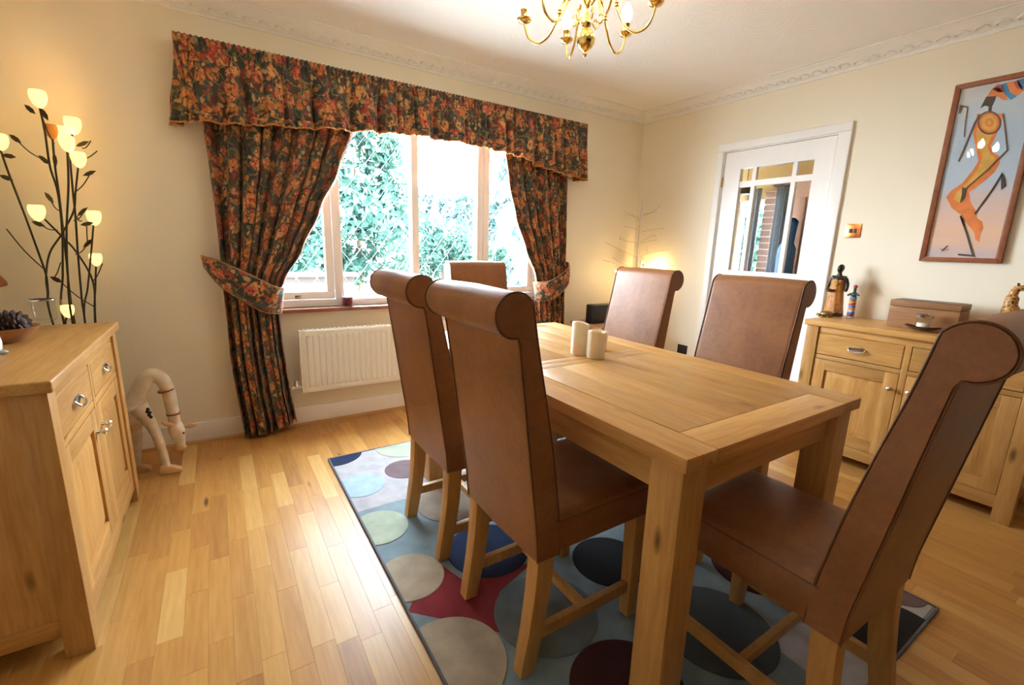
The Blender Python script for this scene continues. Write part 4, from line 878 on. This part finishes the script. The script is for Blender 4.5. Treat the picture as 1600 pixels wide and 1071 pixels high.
MB().lathe([(0.0, 0.0), (0.035, 0.0), (0.055, 0.012), (0.085, 0.04), (0.098, 0.056), (0.094, 0.056), (0.08, 0.042), (0.05, 0.018), (0, 0.012)], n=28).build('bowl', M['boxwood'], b, smooth=50)
pc = thing('pine_cone', 'dark brown pine cone lying in the wooden bowl', 'pine cone', b.location+Vector((0.02, 0.0, 0.062)))
axis = Matrix.Rotation(R(75), 4, 'Y') @ Matrix.Rotation(R(20), 4, 'X')
M['cone'] = plain('cone', (0.055, 0.028, 0.022), 0.7, var=0.3); core = MB().ell((0, 0, 0), (0.03, 0.03, 0.052), 12, 8, axis).build('core', M['cone'], pc, smooth=60)
rr = random.Random(4); m = MB()
for i in range(90):
    z = -0.05+0.1*i/90; r = 0.044*math.sqrt(max(0.05, 1-(z/0.058)**2)); a = i*2.39996; c = Vector((r*math.cos(a), r*math.sin(a), z)); o_ = Vector((math.cos(a), math.sin(a), 0.5)).normalized(); s_ = Vector((-math.sin(a), math.cos(a), 0)); u_ = o_.cross(s_)
    P4 = [c-o_*0.016-s_*0.005, c-o_*0.016+s_*0.005, c+s_*0.009, c+o_*0.008, c-s_*0.009]
    m.loft([[axis @ (p+u_*0.002) for p in P4], [axis @ (p-u_*0.002) for p in P4]])
m.build('scales', M['cone'], pc)['kind'] = 'stuff'
ms = thing('wooden_toadstool', 'reddish wooden toadstool ornament at the left photo edge on the sideboard', 'ornament', onL(2, 495)+Vector((-0.02, -0.02, 0)))
mz = at(10, 445, 'y', ms.location.y).z-SZ
MB().lathe([(0.0, 0.0), (0.03, 0.0), (0.03, 0.006), (0.011, 0.012), (0.009, mz), (0.0, mz)], n=16).build('stalk', M['hoof'], ms, smooth=50)
MB().lathe([(0.0, mz-0.012), (0.04, mz-0.012), (0.062, mz-0.006), (0.066, mz+0.002), (0.062, mz+0.016), (0.045, mz+0.045), (0.022, mz+0.068), (0.006, mz+0.08), (0.0, mz+0.081)], n=24).build('cap', M['redwood'], ms, smooth=50)
wv_ = thing('white_vase', 'small off-white vase at the left photo edge beside the bowl', 'vase', onL(0, 550)+Vector((-0.02, -0.005, 0)))
MB().lathe([(0, 0), (0.022, 0), (0.028, 0.01), (0.030, 0.03), (0.026, 0.06), (0.018, 0.085), (0.016, 0.10), (0.013, 0.10), (0.012, 0.08), (0, 0.07)], n=20).build('body', M['upvc'], wv_, smooth=50); MB().lathe([(0.0162, 0.098), (0.018, 0.100), (0.0165, 0.103), (0.0125, 0.103)], n=20).build('rim', M['chrome'], wv_, smooth=50)
M['gem'] = plain('gem', (0.42, 0.50, 0.60), 0.1, var=0.05); gm = thing('glass_pebble', 'pale blue glass pebble on the front of the left sideboard', 'pebble', onL(5, 554)); MB().ell((0, 0, 0.007), (0.013, 0.011, 0.007), 12, 8).build('stone', M['gem'], gm, smooth=80)

# ------------------------------------------------------------------ candles on the table
def candle(px, py, r, h, label):
    p = at(px, py, 'z', TZ); t = thing('pillar_candle', label, 'candle', (p.x, p.y, TZ), 0, 'cream pillar candles on the table'); m = MB(); n = 28; rings = []
    for k, (rr_, z) in enumerate(((0.96, 0.0), (1.0, 0.004), (1.0, 0.5), (1.0, 0.94), (0.97, 0.985), (0.90, 1.0), (0.84, 0.985), (0.6, 0.90), (0.2, 0.87), (0.0, 0.87))):
        ring = []
        for i in range(n):
            a = 2*math.pi*i/n; wob = (0.055*math.sin(a-1.2)+0.03*math.sin(2*a)) if k >= 3 else 0
            ring.append((max(rr_, 0.002)*r*math.cos(a), max(rr_, 0.002)*r*math.sin(a), (z if z <= 0.004 else z*h)+wob*h*(1 if k < 6 else 0.4)))
        rings.append(ring)
    m.loft(rings).build('wax', M['wax'], t, smooth=50); MB().tube([(0, 0, 0.86*h), (0.001, 0, 0.93*h)], 0.0025, 6).build('wick', M['orange_trim'], t); return t
candle(905, 553, 0.037, 0.135, 'tallest cream pillar candle, left of the three on the table'); candle(930, 559, 0.037, 0.112, 'middle-height cream pillar candle in front on the table'); candle(937, 546, 0.030, 0.085, 'shortest cream pillar candle, mostly hidden behind the middle one')
# candle jar on the sill
jp = at(543, 472, 'z', WZ0); jr = thing('candle_jar', 'glass candle jar with dark red wax on the window sill', 'candle', (jp.x if jp.y < 0.05 else at(543, 460, 'y', 0.0).x, 0.0 if jp.y > 0.02 else jp.y, WZ0))
MB().lathe([(0, 0), (0.036, 0), (0.038, 0.004), (0.038, 0.112), (0.0365, 0.112), (0.0355, 0.006), (0, 0.006)], n=24).build('jar', M['tumbler'], jr, smooth=50)
M['redwax'] = plain('redwax', (0.14, 0.01, 0.02), 0.4, var=0.2); MB().lathe([(0, 0.007), (0.035, 0.007), (0.035, 0.062), (0.02, 0.058), (0, 0.058)], n=24).build('wax', M['redwax'], jr, smooth=50)
MB().tube([(0, 0, 0.058), (0, 0, 0.072)], 0.0015, 6).build('wick', M['black'], jr)

# ------------------------------------------------------------------ framed painting on the right wall
PYA, PYB, PZA, PZB = -2.208, -2.545, 1.205, 2.142
pic = thing('framed_painting', 'tall framed painting of a stylised dancing figure on the right wall', 'painting', (0, (PYA+PYB)/2, (PZA+PZB)/2)); py0, pz0 = pic.location.y, pic.location.z
def fr_side(P4): MB().loft([[(-0.002, a-py0, b-pz0) for a, b in P4], [(-0.026, a-py0, b-pz0) for a, b in P4]]).build('frame_rail', M['redwood'], pic, bevel=0.004)
fw = 0.026; O = [(PYA, PZA), (PYB, PZA), (PYB, PZB), (PYA, PZB)]; I = [(PYA-fw, PZA+fw), (PYB+fw, PZA+fw), (PYB+fw, PZB-fw), (PYA-fw, PZB-fw)]
for i in range(4): fr_side([O[i], O[(i+1) % 4], I[(i+1) % 4], I[i]])
q = N('painting_ground'); tc = q.n('TexCoord'); sp = q.n('SeparateXYZ'); q.l(tc.outputs['Object'], sp.inputs[0]); mr = q.n('MapRange'); mr.inputs['From Min'].default_value = -0.46; mr.inputs['From Max'].default_value = 0.46; q.l(sp.outputs['Z'], mr.inputs[0])
mp = q.coords((1, 1.5, 9)); nz = q.noise(mp, 2.5, 4, 0.6, 0.5); ad = q.n('MixRGB'); ad.inputs[0].default_value = 0.22; q.l(mr.outputs[0], ad.inputs[1]); q.l(nz, ad.inputs[2])
q.set(Base_Color=q.ramp(ad.outputs[0], [(0.12, (0.62, 0.48, 0.48)), (0.24, (0.82, 0.52, 0.34)), (0.36, (0.72, 0.55, 0.50)), (0.48, (0.50, 0.62, 0.76)), (0.72, (0.50, 0.65, 0.82)), (0.88, (0.70, 0.72, 0.72))]), Roughness=0.6); M['painting'] = q.m
can = MB().box(-0.012, -0.004, I[1][0]-py0, I[0][0]-py0, I[0][1]-pz0, I[2][1]-pz0).build('canvas', M['painting'], pic)
cl0, cl1 = I[1][0], I[0][0]
for k_, c_ in dict(p_orange=(0.75, 0.20, 0.03), p_yellow=(0.72, 0.40, 0.06), p_dark=(0.05, 0.035, 0.03), p_brown=(0.14, 0.08, 0.05), p_red=(0.45, 0.06, 0.05), p_blue=(0.03, 0.25, 0.55)).items(): M[k_] = plain(k_, c_, 0.6, var=0.15, vs=25)
def cx_(x): return 1400+x/2.68
def cy_(y): return 80+y/2.68
def paint(name, pts, mat, lay, fit=True):
    P = [at(cx_(x), cy_(y), 'x', -0.014) for x, y in pts]; P = [(min(max(p.y, cl0+0.001), cl1-0.001)-py0, min(max(p.z, I[0][1]+0.001), I[2][1]-0.001)-pz0) for p in P]
    x0 = -0.012-0.0006*lay; MB().loft([[(-0.0119, a, b) for a, b in P], [(x0, a, b) for a, b in P]]).build(name, M[mat], can)
def stroke(name, pts, wd, mat, lay):
    L_, R_ = [], []
    for i, (x, y) in enumerate(pts):
        a, b = pts[max(i-1, 0)], pts[min(i+1, len(pts)-1)]; d = math.hypot(b[0]-a[0], b[1]-a[1]) or 1; nx, ny = -(b[1]-a[1])/d*wd, (b[0]-a[0])/d*wd; L_.append((x+nx, y+ny)); R_.append((x-nx, y-ny))
    paint(name, L_+R_[::-1], mat, lay)
body = [(340, 262), (452, 262), (440, 300), (420, 350), (395, 400), (405, 425), (432, 440), (434, 470), (410, 510), (370, 545), (330, 575), (305, 590), (310, 630), (332, 665), (340, 700), (362, 715), (366, 740), (352, 770), (348, 800), (332, 790), (328, 760), (300, 725), (275, 690), (232, 655), (210, 612), (230, 585), (275, 555), (320, 500), (345, 460), (335, 410), (322, 345)]
paint('painted_figure', body, 'p_orange', 1)
paint('painted_dress', [(350, 300), (425, 290), (410, 340), (382, 395), (395, 430), (415, 448), (400, 490), (350, 535), (300, 575), (285, 600), (270, 640), (240, 620), (255, 590), (300, 550), (345, 490), (362, 440), (345, 400), (335, 345)], 'p_yellow', 2)
for i_, (r_, mk) in enumerate(((50, 'p_brown'), (42, 'p_orange'), (33, 'p_yellow'), (18, 'p_orange'), (9, 'p_yellow'))): paint('painted_necklace', [(391+r_*math.cos(a*0.3142), 300+r_*math.sin(a*0.3142)) for a in range(20)], mk, 3+i_)
paint('painted_head', [(352, 240), (378, 190), (420, 188), (415, 205), (402, 232), (398, 262), (384, 262), (388, 232), (372, 228)], 'p_dark', 2)
for i_, (P_, mk) in enumerate((([(380, 190), (400, 160), (428, 150), (450, 170), (470, 205), (450, 205), (420, 188)], 'p_orange'), ([(400, 160), (425, 140), (445, 140), (452, 170), (430, 172)], 'p_red'), ([(440, 140), (462, 132), (476, 170), (506, 188), (480, 205), (455, 180)], 'p_blue'), ([(462, 132), (490, 128), (505, 155), (534, 165), (506, 188), (476, 170)], 'p_orange'), ([(490, 128), (512, 122), (525, 140), (534, 165), (505, 155)], 'p_red'), ([(505, 122), (540, 112), (545, 150), (525, 160), (512, 145)], 'p_blue'))): paint('painted_headscarf', P_, mk, 2)
for P_, wd, mk in (([(350, 268), (330, 300), (285, 410), (262, 462)], 3, 'p_brown'), ([(300, 235), (290, 300), (285, 360)], 1.6, 'p_brown'), ([(268, 228), (300, 235)], 3, 'p_brown'), ([(448, 262), (458, 340), (466, 415), (380, 500), (290, 578)], 2.6, 'p_brown'), ([(445, 515), (400, 585), (330, 682)], 3, 'p_dark'), ([(270, 690), (295, 760), (322, 855)], 4, 'p_dark'), ([(260, 852), (328, 858)], 4, 'p_dark'), ([(190, 838), (215, 815)], 1.5, 'p_brown'), ([(185, 828), (220, 832)], 1.2, 'p_brown')): stroke('painted_line', P_, wd, mk, 8)
paint('painted_hand', [(278, 570), (295, 575), (286, 615), (268, 635), (276, 600)], 'p_dark', 8); paint('painted_hand', [(440, 510), (452, 520), (460, 565), (440, 580)], 'p_dark', 8); paint('painted_hand', [(268, 225), (282, 230), (270, 260), (262, 262)], 'p_brown', 8); paint('painted_shoe', [(268, 690), (282, 700), (290, 735), (280, 730)], 'p_dark', 8)
MB().box(-0.0215, -0.020, cl0+0.0005-py0, cl1-0.0005-py0, I[0][1]+0.0005-pz0, I[2][1]-0.0005-pz0).build('glazing', M['picture_glass'], pic)

# copper switch, wall sockets
def plate(name, label, y, z, w_, h_, mat, toggles, x=0.0, cat='switch'):
    t = thing(name, label, cat, (x, y, z)); MB().box(-0.006, 0, -w_/2, w_/2, -h_/2, h_/2).build('plate', mat, t, bevel=0.003)
    for yy in toggles: MB().box(-0.012, -0.005, yy-0.008, yy+0.008, -0.013, 0.013).build('rocker', M['darkmetal'], t, bevel=0.002)
    return t
sp_ = at(1333, 361, 'x', 0); plate('light_switch', 'square copper light switch on the wall beside the door', sp_.y, sp_.z, 0.088, 0.088, M['copper'], (-0.012, 0.012))
sp_ = at(1066, 548, 'x', 0); plate('wall_socket', 'black plug socket low on the wall beside the door frame', sp_.y, sp_.z+0.01, 0.10, 0.085, M['black'], (-0.02, 0.02), cat='socket')

# ------------------------------------------------------------------ things on the right sideboard
def onR(x, y): return Vector((x, y, SZ))
fg = thing('woman_figurine', 'dark carved woman figurine in an orange robe holding a bowl', 'figurine', onR(-0.13, at(1305, 470, 'x', -0.13).y)); FH = 0.335
m = MB(); m.lathe([(0, 0.0), (0.052, 0.0), (0.056, 0.012), (0.048, 0.03), (0.04, 0.04), (0, 0.04)], n=16)
m.tube(smoothpath([(0, 0, 0.03), (0, 0, 0.12), (0, 0, 0.2), (0, 0, 0.245)], 4), [0.03]*9+[0.032, 0.034, 0.034, 0.030], 12)
m.tube([(0, 0, 0.24), (0, 0, 0.275)], [0.020, 0.011], 10); m.ell((-0.002, 0, 0.300), (0.021, 0.018, 0.026)); m.ell((0.006, 0, 0.306), (0.020, 0.019, 0.024))
m.ell((-0.022, 0, 0.298), (0.004, 0.004, 0.006), 8, 6); m.ell((-0.019, 0, 0.289), (0.004, 0.006, 0.003), 8, 6)
for s_ in (-1, 1): m.tube(smoothpath([(0, s_*0.036, 0.242), (0.0, s_*0.050, 0.205), (-0.006, s_*0.052, 0.172)]+([(-0.040, 0.022, 0.160)] if s_ > 0 else [(-0.02, -0.056, 0.168)]), 4), [0.015, 0.0145, 0.014, 0.013, 0.013, 0.012, 0.012, 0.011, 0.011, 0.011, 0.010, 0.010, 0.010], 8)
m.tube([(0, -0.04, 0.243), (0, 0.04, 0.243)], 0.016, 10)
remesh(m.build('body', M['skin'], fg), 0.004, 2)
m = MB(); rings = []
for z, rx_, ry_ in ((0.022, 0.050, 0.052), (0.05, 0.046, 0.048), (0.10, 0.040, 0.042), (0.15, 0.035, 0.038), (0.18, 0.034, 0.036), (0.20, 0.035, 0.037), (0.222, 0.036, 0.038), (0.232, 0.034, 0.036)):
    rings.append([((rx_+0.0025*math.sin(9*a*2*math.pi/36+z*20))*math.cos(a*2*math.pi/36), (ry_+0.0025*math.sin(9*a*2*math.pi/36+z*20))*math.sin(a*2*math.pi/36)+0.012*(0.2-z)*0, z) for a in range(36)])
m.loft(rings).build('robe', M['dress'], fg, smooth=60)
MB().lathe([(0, 0), (0.014, 0), (0.026, 0.014), (0.027, 0.018), (0.022, 0.016), (0, 0.008)], (-0.045, 0.020, 0.154), 16).build('bowl', M['darkwood'], fg, smooth=50)
MB().lathe([(0.0, 0), (0.014, 0.002), (0.014, 0.005), (0, 0.006)], (-0.038, 0.0, 0.208), 14, Matrix.Rotation(R(-80), 4, 'Y')).build('pendant', M['brass'], fg, smooth=40)
dl = thing('beaded_doll', 'small doll with striped blue, red and yellow bead body', 'figurine', onR(-0.16, at(1325, 498, 'z', SZ).y))
dcols = [(0.55, 0.5, 0.5), (0.40, 0.04, 0.05), (0.06, 0.16, 0.42), (0.5, 0.45, 0.42), (0.55, 0.22, 0.04), (0.10, 0.20, 0.45), (0.45, 0.05, 0.06), (0.52, 0.30, 0.05), (0.50, 0.12, 0.04), (0.04, 0.22, 0.38)]
for i, c_ in enumerate(dcols):
    MB().lathe([(0.0, 0), (0.018-0.0002*i, 0), (0.0205-0.0002*i, 0.005), (0.0205-0.0002*i, 0.009), (0.018-0.0002*i, 0.0135), (0, 0.0135)], (0, 0, 0.0135*i), 16).build('bead_band', plain('bead_%d' % i, c_, 0.45, var=0.25, vs=90), dl, smooth=40)
M['dollgreen'] = plain('dollgreen', (0.02, 0.05, 0.03), 0.5, var=0.4); m = MB(); m.ell((0, 0, 0.148), (0.014, 0.018, 0.016)); m.tube([(0, -0.014, 0.155), (-0.01, -0.030, 0.145)], 0.006, 8); m.tube([(0, 0.014, 0.155), (-0.01, 0.032, 0.140)], 0.006, 8); m.tube([(0, 0, 0.15), (0, 0, 0.185)], [0.010, 0.006], 10); m.ell((0, 0, 0.182), (0.009, 0.009, 0.011)); remesh(m.build('torso', M['dollgreen'], dl), 0.003, 1)
M['dollred'] = plain('dollred', (0.42, 0.04, 0.07), 0.6); MB().ell((0.001, 0, 0.197), (0.011, 0.011, 0.012)).build('headwrap', M['dollred'], dl, smooth=60)
bt = thing('brass_tortoise', 'little dark brass tortoise at the left end of the right sideboard', 'ornament', onR(-0.26, at(1286, 496, 'z', SZ).y)); M['oldbrass'] = plain('oldbrass', (0.30, 0.20, 0.07), 0.3, 0.9, 0.3, 60)
MB().ell((0, 0, 0.020), (0.030, 0.036, 0.020), 16, 10).build('shell', M['oldbrass'], bt, smooth=60); MB().ell((-0.005, 0.040, 0.012), (0.009, 0.013, 0.009), 10, 8).build('head', M['oldbrass'], bt, smooth=60)
for a, b in ((-1, -1), (-1, 1), (1, -1), (1, 1)): MB().ell((a*0.022, b*0.026, 0.006), (0.009, 0.010, 0.006), 8, 6).build('foot', M['oldbrass'], bt, smooth=60)
bx = thing('wooden_chest', 'plain reddish-brown wooden box at the back of the right sideboard', 'box', onR(-0.20, -2.345)); bl = 0.148
MB().box(-0.085, 0.085, -bl, bl, 0, 0.115).build('body', wood('boxwood_y', (0.22, 0.09, 0.035), (0.32, 0.15, 0.06), (0.42, 0.21, 0.09), 'y', 0.5, knots=False), bx, bevel=0.003)
MB().box(-0.086, 0.086, -bl-0.001, bl+0.001, 0.117, 0.150).build('lid', bpy.data.materials['boxwood_y'], bx, bevel=0.003); MB().box(-0.070, 0.070, -bl+0.016, bl-0.016, 0.150, 0.152).build('lid_inlay', M['darkwood'], bx)
dsh = thing('carved_dish', 'dark carved leaf-shaped dish in front of the wooden box', 'dish', Vector((-0.36, at(1428, 521, 'z', SZ).y, SZ))); m = MB(); rings = []
for k in range(13):
    t_ = -1+2*k/12; w_ = 0.040*math.sqrt(max(0.0, 1-t_*t_))+0.004; z_ = 0.004+0.022*t_*t_; rings.append([(w_*math.cos(a*math.pi/8)*1.0, t_*0.075, z_+w_*0.35*(1-math.sin(a*math.pi/8))*0+ (0.5*w_*(abs(math.cos(a*math.pi/8)))**2)*0.6+(0.005 if math.sin(a*math.pi/8) > 0 else 0.0)) for a in range(16)])
m.loft(rings).build('dish', M['darkwood'], dsh, smooth=50)
VT = Matrix.Scale(1.45, 4)
vt = thing('tealight_glass', 'small glass tealight cup with silver rim standing in the carved dish', 'tealight holder', dsh.location+Vector((0, 0, 0.0185)))
MB().lathe([(0, 0), (0.020, 0), (0.023, 0.01), (0.023, 0.040), (0.021, 0.040), (0.020, 0.006), (0, 0.005)], n=20, M=VT).build('cup', M['tumbler'], vt, smooth=50); MB().lathe([(0.023, 0.036), (0.026, 0.040), (0.026, 0.050), (0.0225, 0.050), (0.0225, 0.036)], n=20, M=VT).build('rim', M['chrome'], vt, smooth=50); MB().lathe([(0, 0.006), (0.018, 0.006), (0.018, 0.02), (0, 0.02)], n=16, M=VT).build('wax', M['wax'], vt, smooth=50)
# spotted giraffe figurine
gg = thing('spotted_giraffe', 'small spotted wooden giraffe lying on the right sideboard', 'figurine', onR(-0.17, at(1583, 500, 'x', -0.17).y)); gyy, gzz = gg.location.y, SZ
def q3(px, py): p = at(px, py, 'x', -0.17); return Vector((0, p.y-gyy, p.z-gzz))
m = MB(); m.tube(smoothpath([q3(1578, 492), q3(1579, 478), q3(1583, 462), q3(1588, 452), q3(1596, 448)], 5), [0.034]*5+[0.026]*5+[0.017]*5+[0.014]*6, 12)
m.tube([q3(1595, 449), q3(1603, 453)], [0.015, 0.011], 10); m.tube(smoothpath([q3(1578, 494), q3(1588, 498), q3(1604, 498)], 5), [0.03]*6+[0.028]*5, 12); m.ell(q3(1580, 493)+Vector((0, 0, -0.004)), (0.032, 0.036, 0.03)); m.tube([q3(1580, 500), Vector((0, q3(1580, 500).y, 0.004))], [0.03, 0.034], 10)
m.tube([q3(1585, 495)+Vector((-0.02, 0, 0)), q3(1596, 487)+Vector((-0.03, 0, 0))], [0.016, 0.010], 8)
q = N('giraffe_spots'); v = q.coords(); vo = q.n('TexVoronoi', feature='DISTANCE_TO_EDGE'); vo.inputs['Scale'].default_value = 60; q.l(v, vo.inputs['Vector']); q.set(Base_Color=q.ramp(vo.outputs['Distance'], [(0.15, (0.55, 0.26, 0.06)), (0.22, (0.10, 0.04, 0.02))]), Roughness=0.4); M['giraffe'] = q.m
remesh(m.build('body', M['giraffe'], gg), 0.004, 2)
for d in (-0.008, 0.008): MB().tube([q3(1593, 448)+Vector((d, 0, 0)), q3(1591, 444)+Vector((d*1.4, 0, 0.004))], [0.004, 0.003], 6).build('horn', M['skin'], gg, smooth=60)

# ------------------------------------------------------------------ corner: side table, speaker, lit twig tree
st = thing('corner_table', 'small reddish wooden side table in the far corner', 'table', (-0.52, -0.27, 0)); tz = at(925, 507, 'y', -0.3).z
MB().box(-0.30, 0.14, -0.20, 0.20, tz-0.025, tz).build('top', M['boxwood'], st, bevel=0.004)
for a in (-1, 1):
    for b in (-1, 1): MB().box(-0.08+a*0.19-0.018, -0.08+a*0.19+0.018, b*0.17-0.018, b*0.17+0.018, 0, tz-0.025).build('leg', M['boxwood'], st, bevel=0.003)
MB().box(-0.27, 0.11, -0.16, 0.16, 0.20, 0.215).build('shelf', M['boxwood'], st, bevel=0.003)
for b in (-1, 1): MB().box(-0.25, 0.09, b*0.17-0.008, b*0.17+0.008, tz-0.085, tz-0.025).build('apron', M['boxwood'], st, bevel=0.002)
spk = thing('black_speaker', 'black box speaker on the small corner table behind a chair', 'speaker', (at(927, 490, 'y', -0.3).x+0.15, -0.25, tz)); MB().box(-0.15, 0.15, -0.05, 0.05, 0, 0.165).build('cabinet', M['black'], spk, bevel=0.016, seg=4)
for x in (-0.075, 0.075):
    MB().lathe([(0.05, 0), (0.055, 0.004), (0.050, 0.006), (0.02, 0.001), (0.0, 0.005)], (x, -0.05, 0.082), 24, Matrix.Rotation(R(90), 4, 'X')).build('cone', M['darkmetal'], spk, smooth=50)
tw = thing('lit_twig_tree', 'white twig tree with tiny warm lights standing in the far corner', 'lamp', (-0.18, -0.16, 0)); TWY = -0.16
def w3(px, py, dy=0):
    p = at(px, py, 'y', TWY+dy)
    if p.x > -0.06: p = at(px, py, 'x', -0.06)
    return Vector((p.x+0.18, p.y-TWY, p.z))
M['twig'] = plain('twig', (0.55, 0.48, 0.40), 0.6, var=0.15); M['trunk_white'] = plain('trunk_white', (0.70, 0.68, 0.66), 0.5)
MB().lathe([(0, 0), (0.09, 0), (0.09, 0.012), (0.02, 0.02), (0, 0.02)], n=20).build('base', M['trunk_white'], tw, smooth=40)
MB().tube(smoothpath([(0, 0, 0.01), w3(992, 440), w3(997, 380), w3(1003, 320), w3(1005, 310)], 6), [0.009]*6+[0.0085]*6+[0.007]*6+[0.005]*6+[0.003], 10).build('trunk', M['trunk_white'], tw, smooth=60)
br = [[(1000, 424), (1025, 420), (1055, 415)], [(1001, 402), (1012, 396), (1046, 390)], [(1000, 380), (1015, 377), (1027, 375)], [(1001, 378), (1020, 368), (1025, 370)], [(1003, 362), (1027, 358), (1037, 357)], [(1004, 338), (1020, 331), (1032, 321)], [(1005, 335), (1027, 331)],
      [(993, 426), (968, 415), (941, 406)], [(994, 424), (965, 408), (957, 402)], [(994, 402), (970, 391), (946, 379)], [(995, 379), (980, 377), (967, 373)], [(997, 360), (985, 356), (974, 354)], [(999, 340), (985, 336), (974, 336)], [(1011, 398), (1011, 392), (1011, 386)], [(975, 419), (976, 424)], [(968, 374), (970, 369)], [(1000, 345), (982, 334), (975, 330)]]
for i, b_ in enumerate(br): MB().tube(smoothpath([w3(px, py, -0.03*(j+1)*math.sin(i*2.1)*0.6) for j, (px, py) in enumerate(b_)], 4), [0.0032]+[0.0026]*(4*(len(b_)-1)-1)+[0.0016], 5).build('twig', M['twig'], tw, smooth=60)
for px, py, r in ((1025, 417, 0.008), (1012, 424, 0.008), (1018, 428, 0.008), (962, 424, 0.006)): MB().ell(w3(px, py, -0.08 if px < 980 else 0.0), (r, r, r*1.4), 8, 6).build('light_bulb', M['fairy'], tw, smooth=70)
tg = thing('hanging_tag', 'small grey picture tag hanging from a twig by a string', 'tag', (0.13+0, 0, 0)); tp = at(1004, 415, 'y', -0.22); tg.location = tp
MB().box(-0.031, 0.031, -0.004, 0.004, -0.048, 0.048).build('card', plain('tag_grey', (0.42, 0.44, 0.46), 0.5), tg, bevel=0.001); MB().box(-0.010, 0.016, -0.0055, -0.004, -0.014, 0.014).build('printed_motif', M['darkmetal'], tg); MB().tube([(-0.03, 0, 0.045), (0.0, 0.03, 0.085), (0.03, 0, 0.045)], 0.0012, 4).build('string', M['twig'], tg)
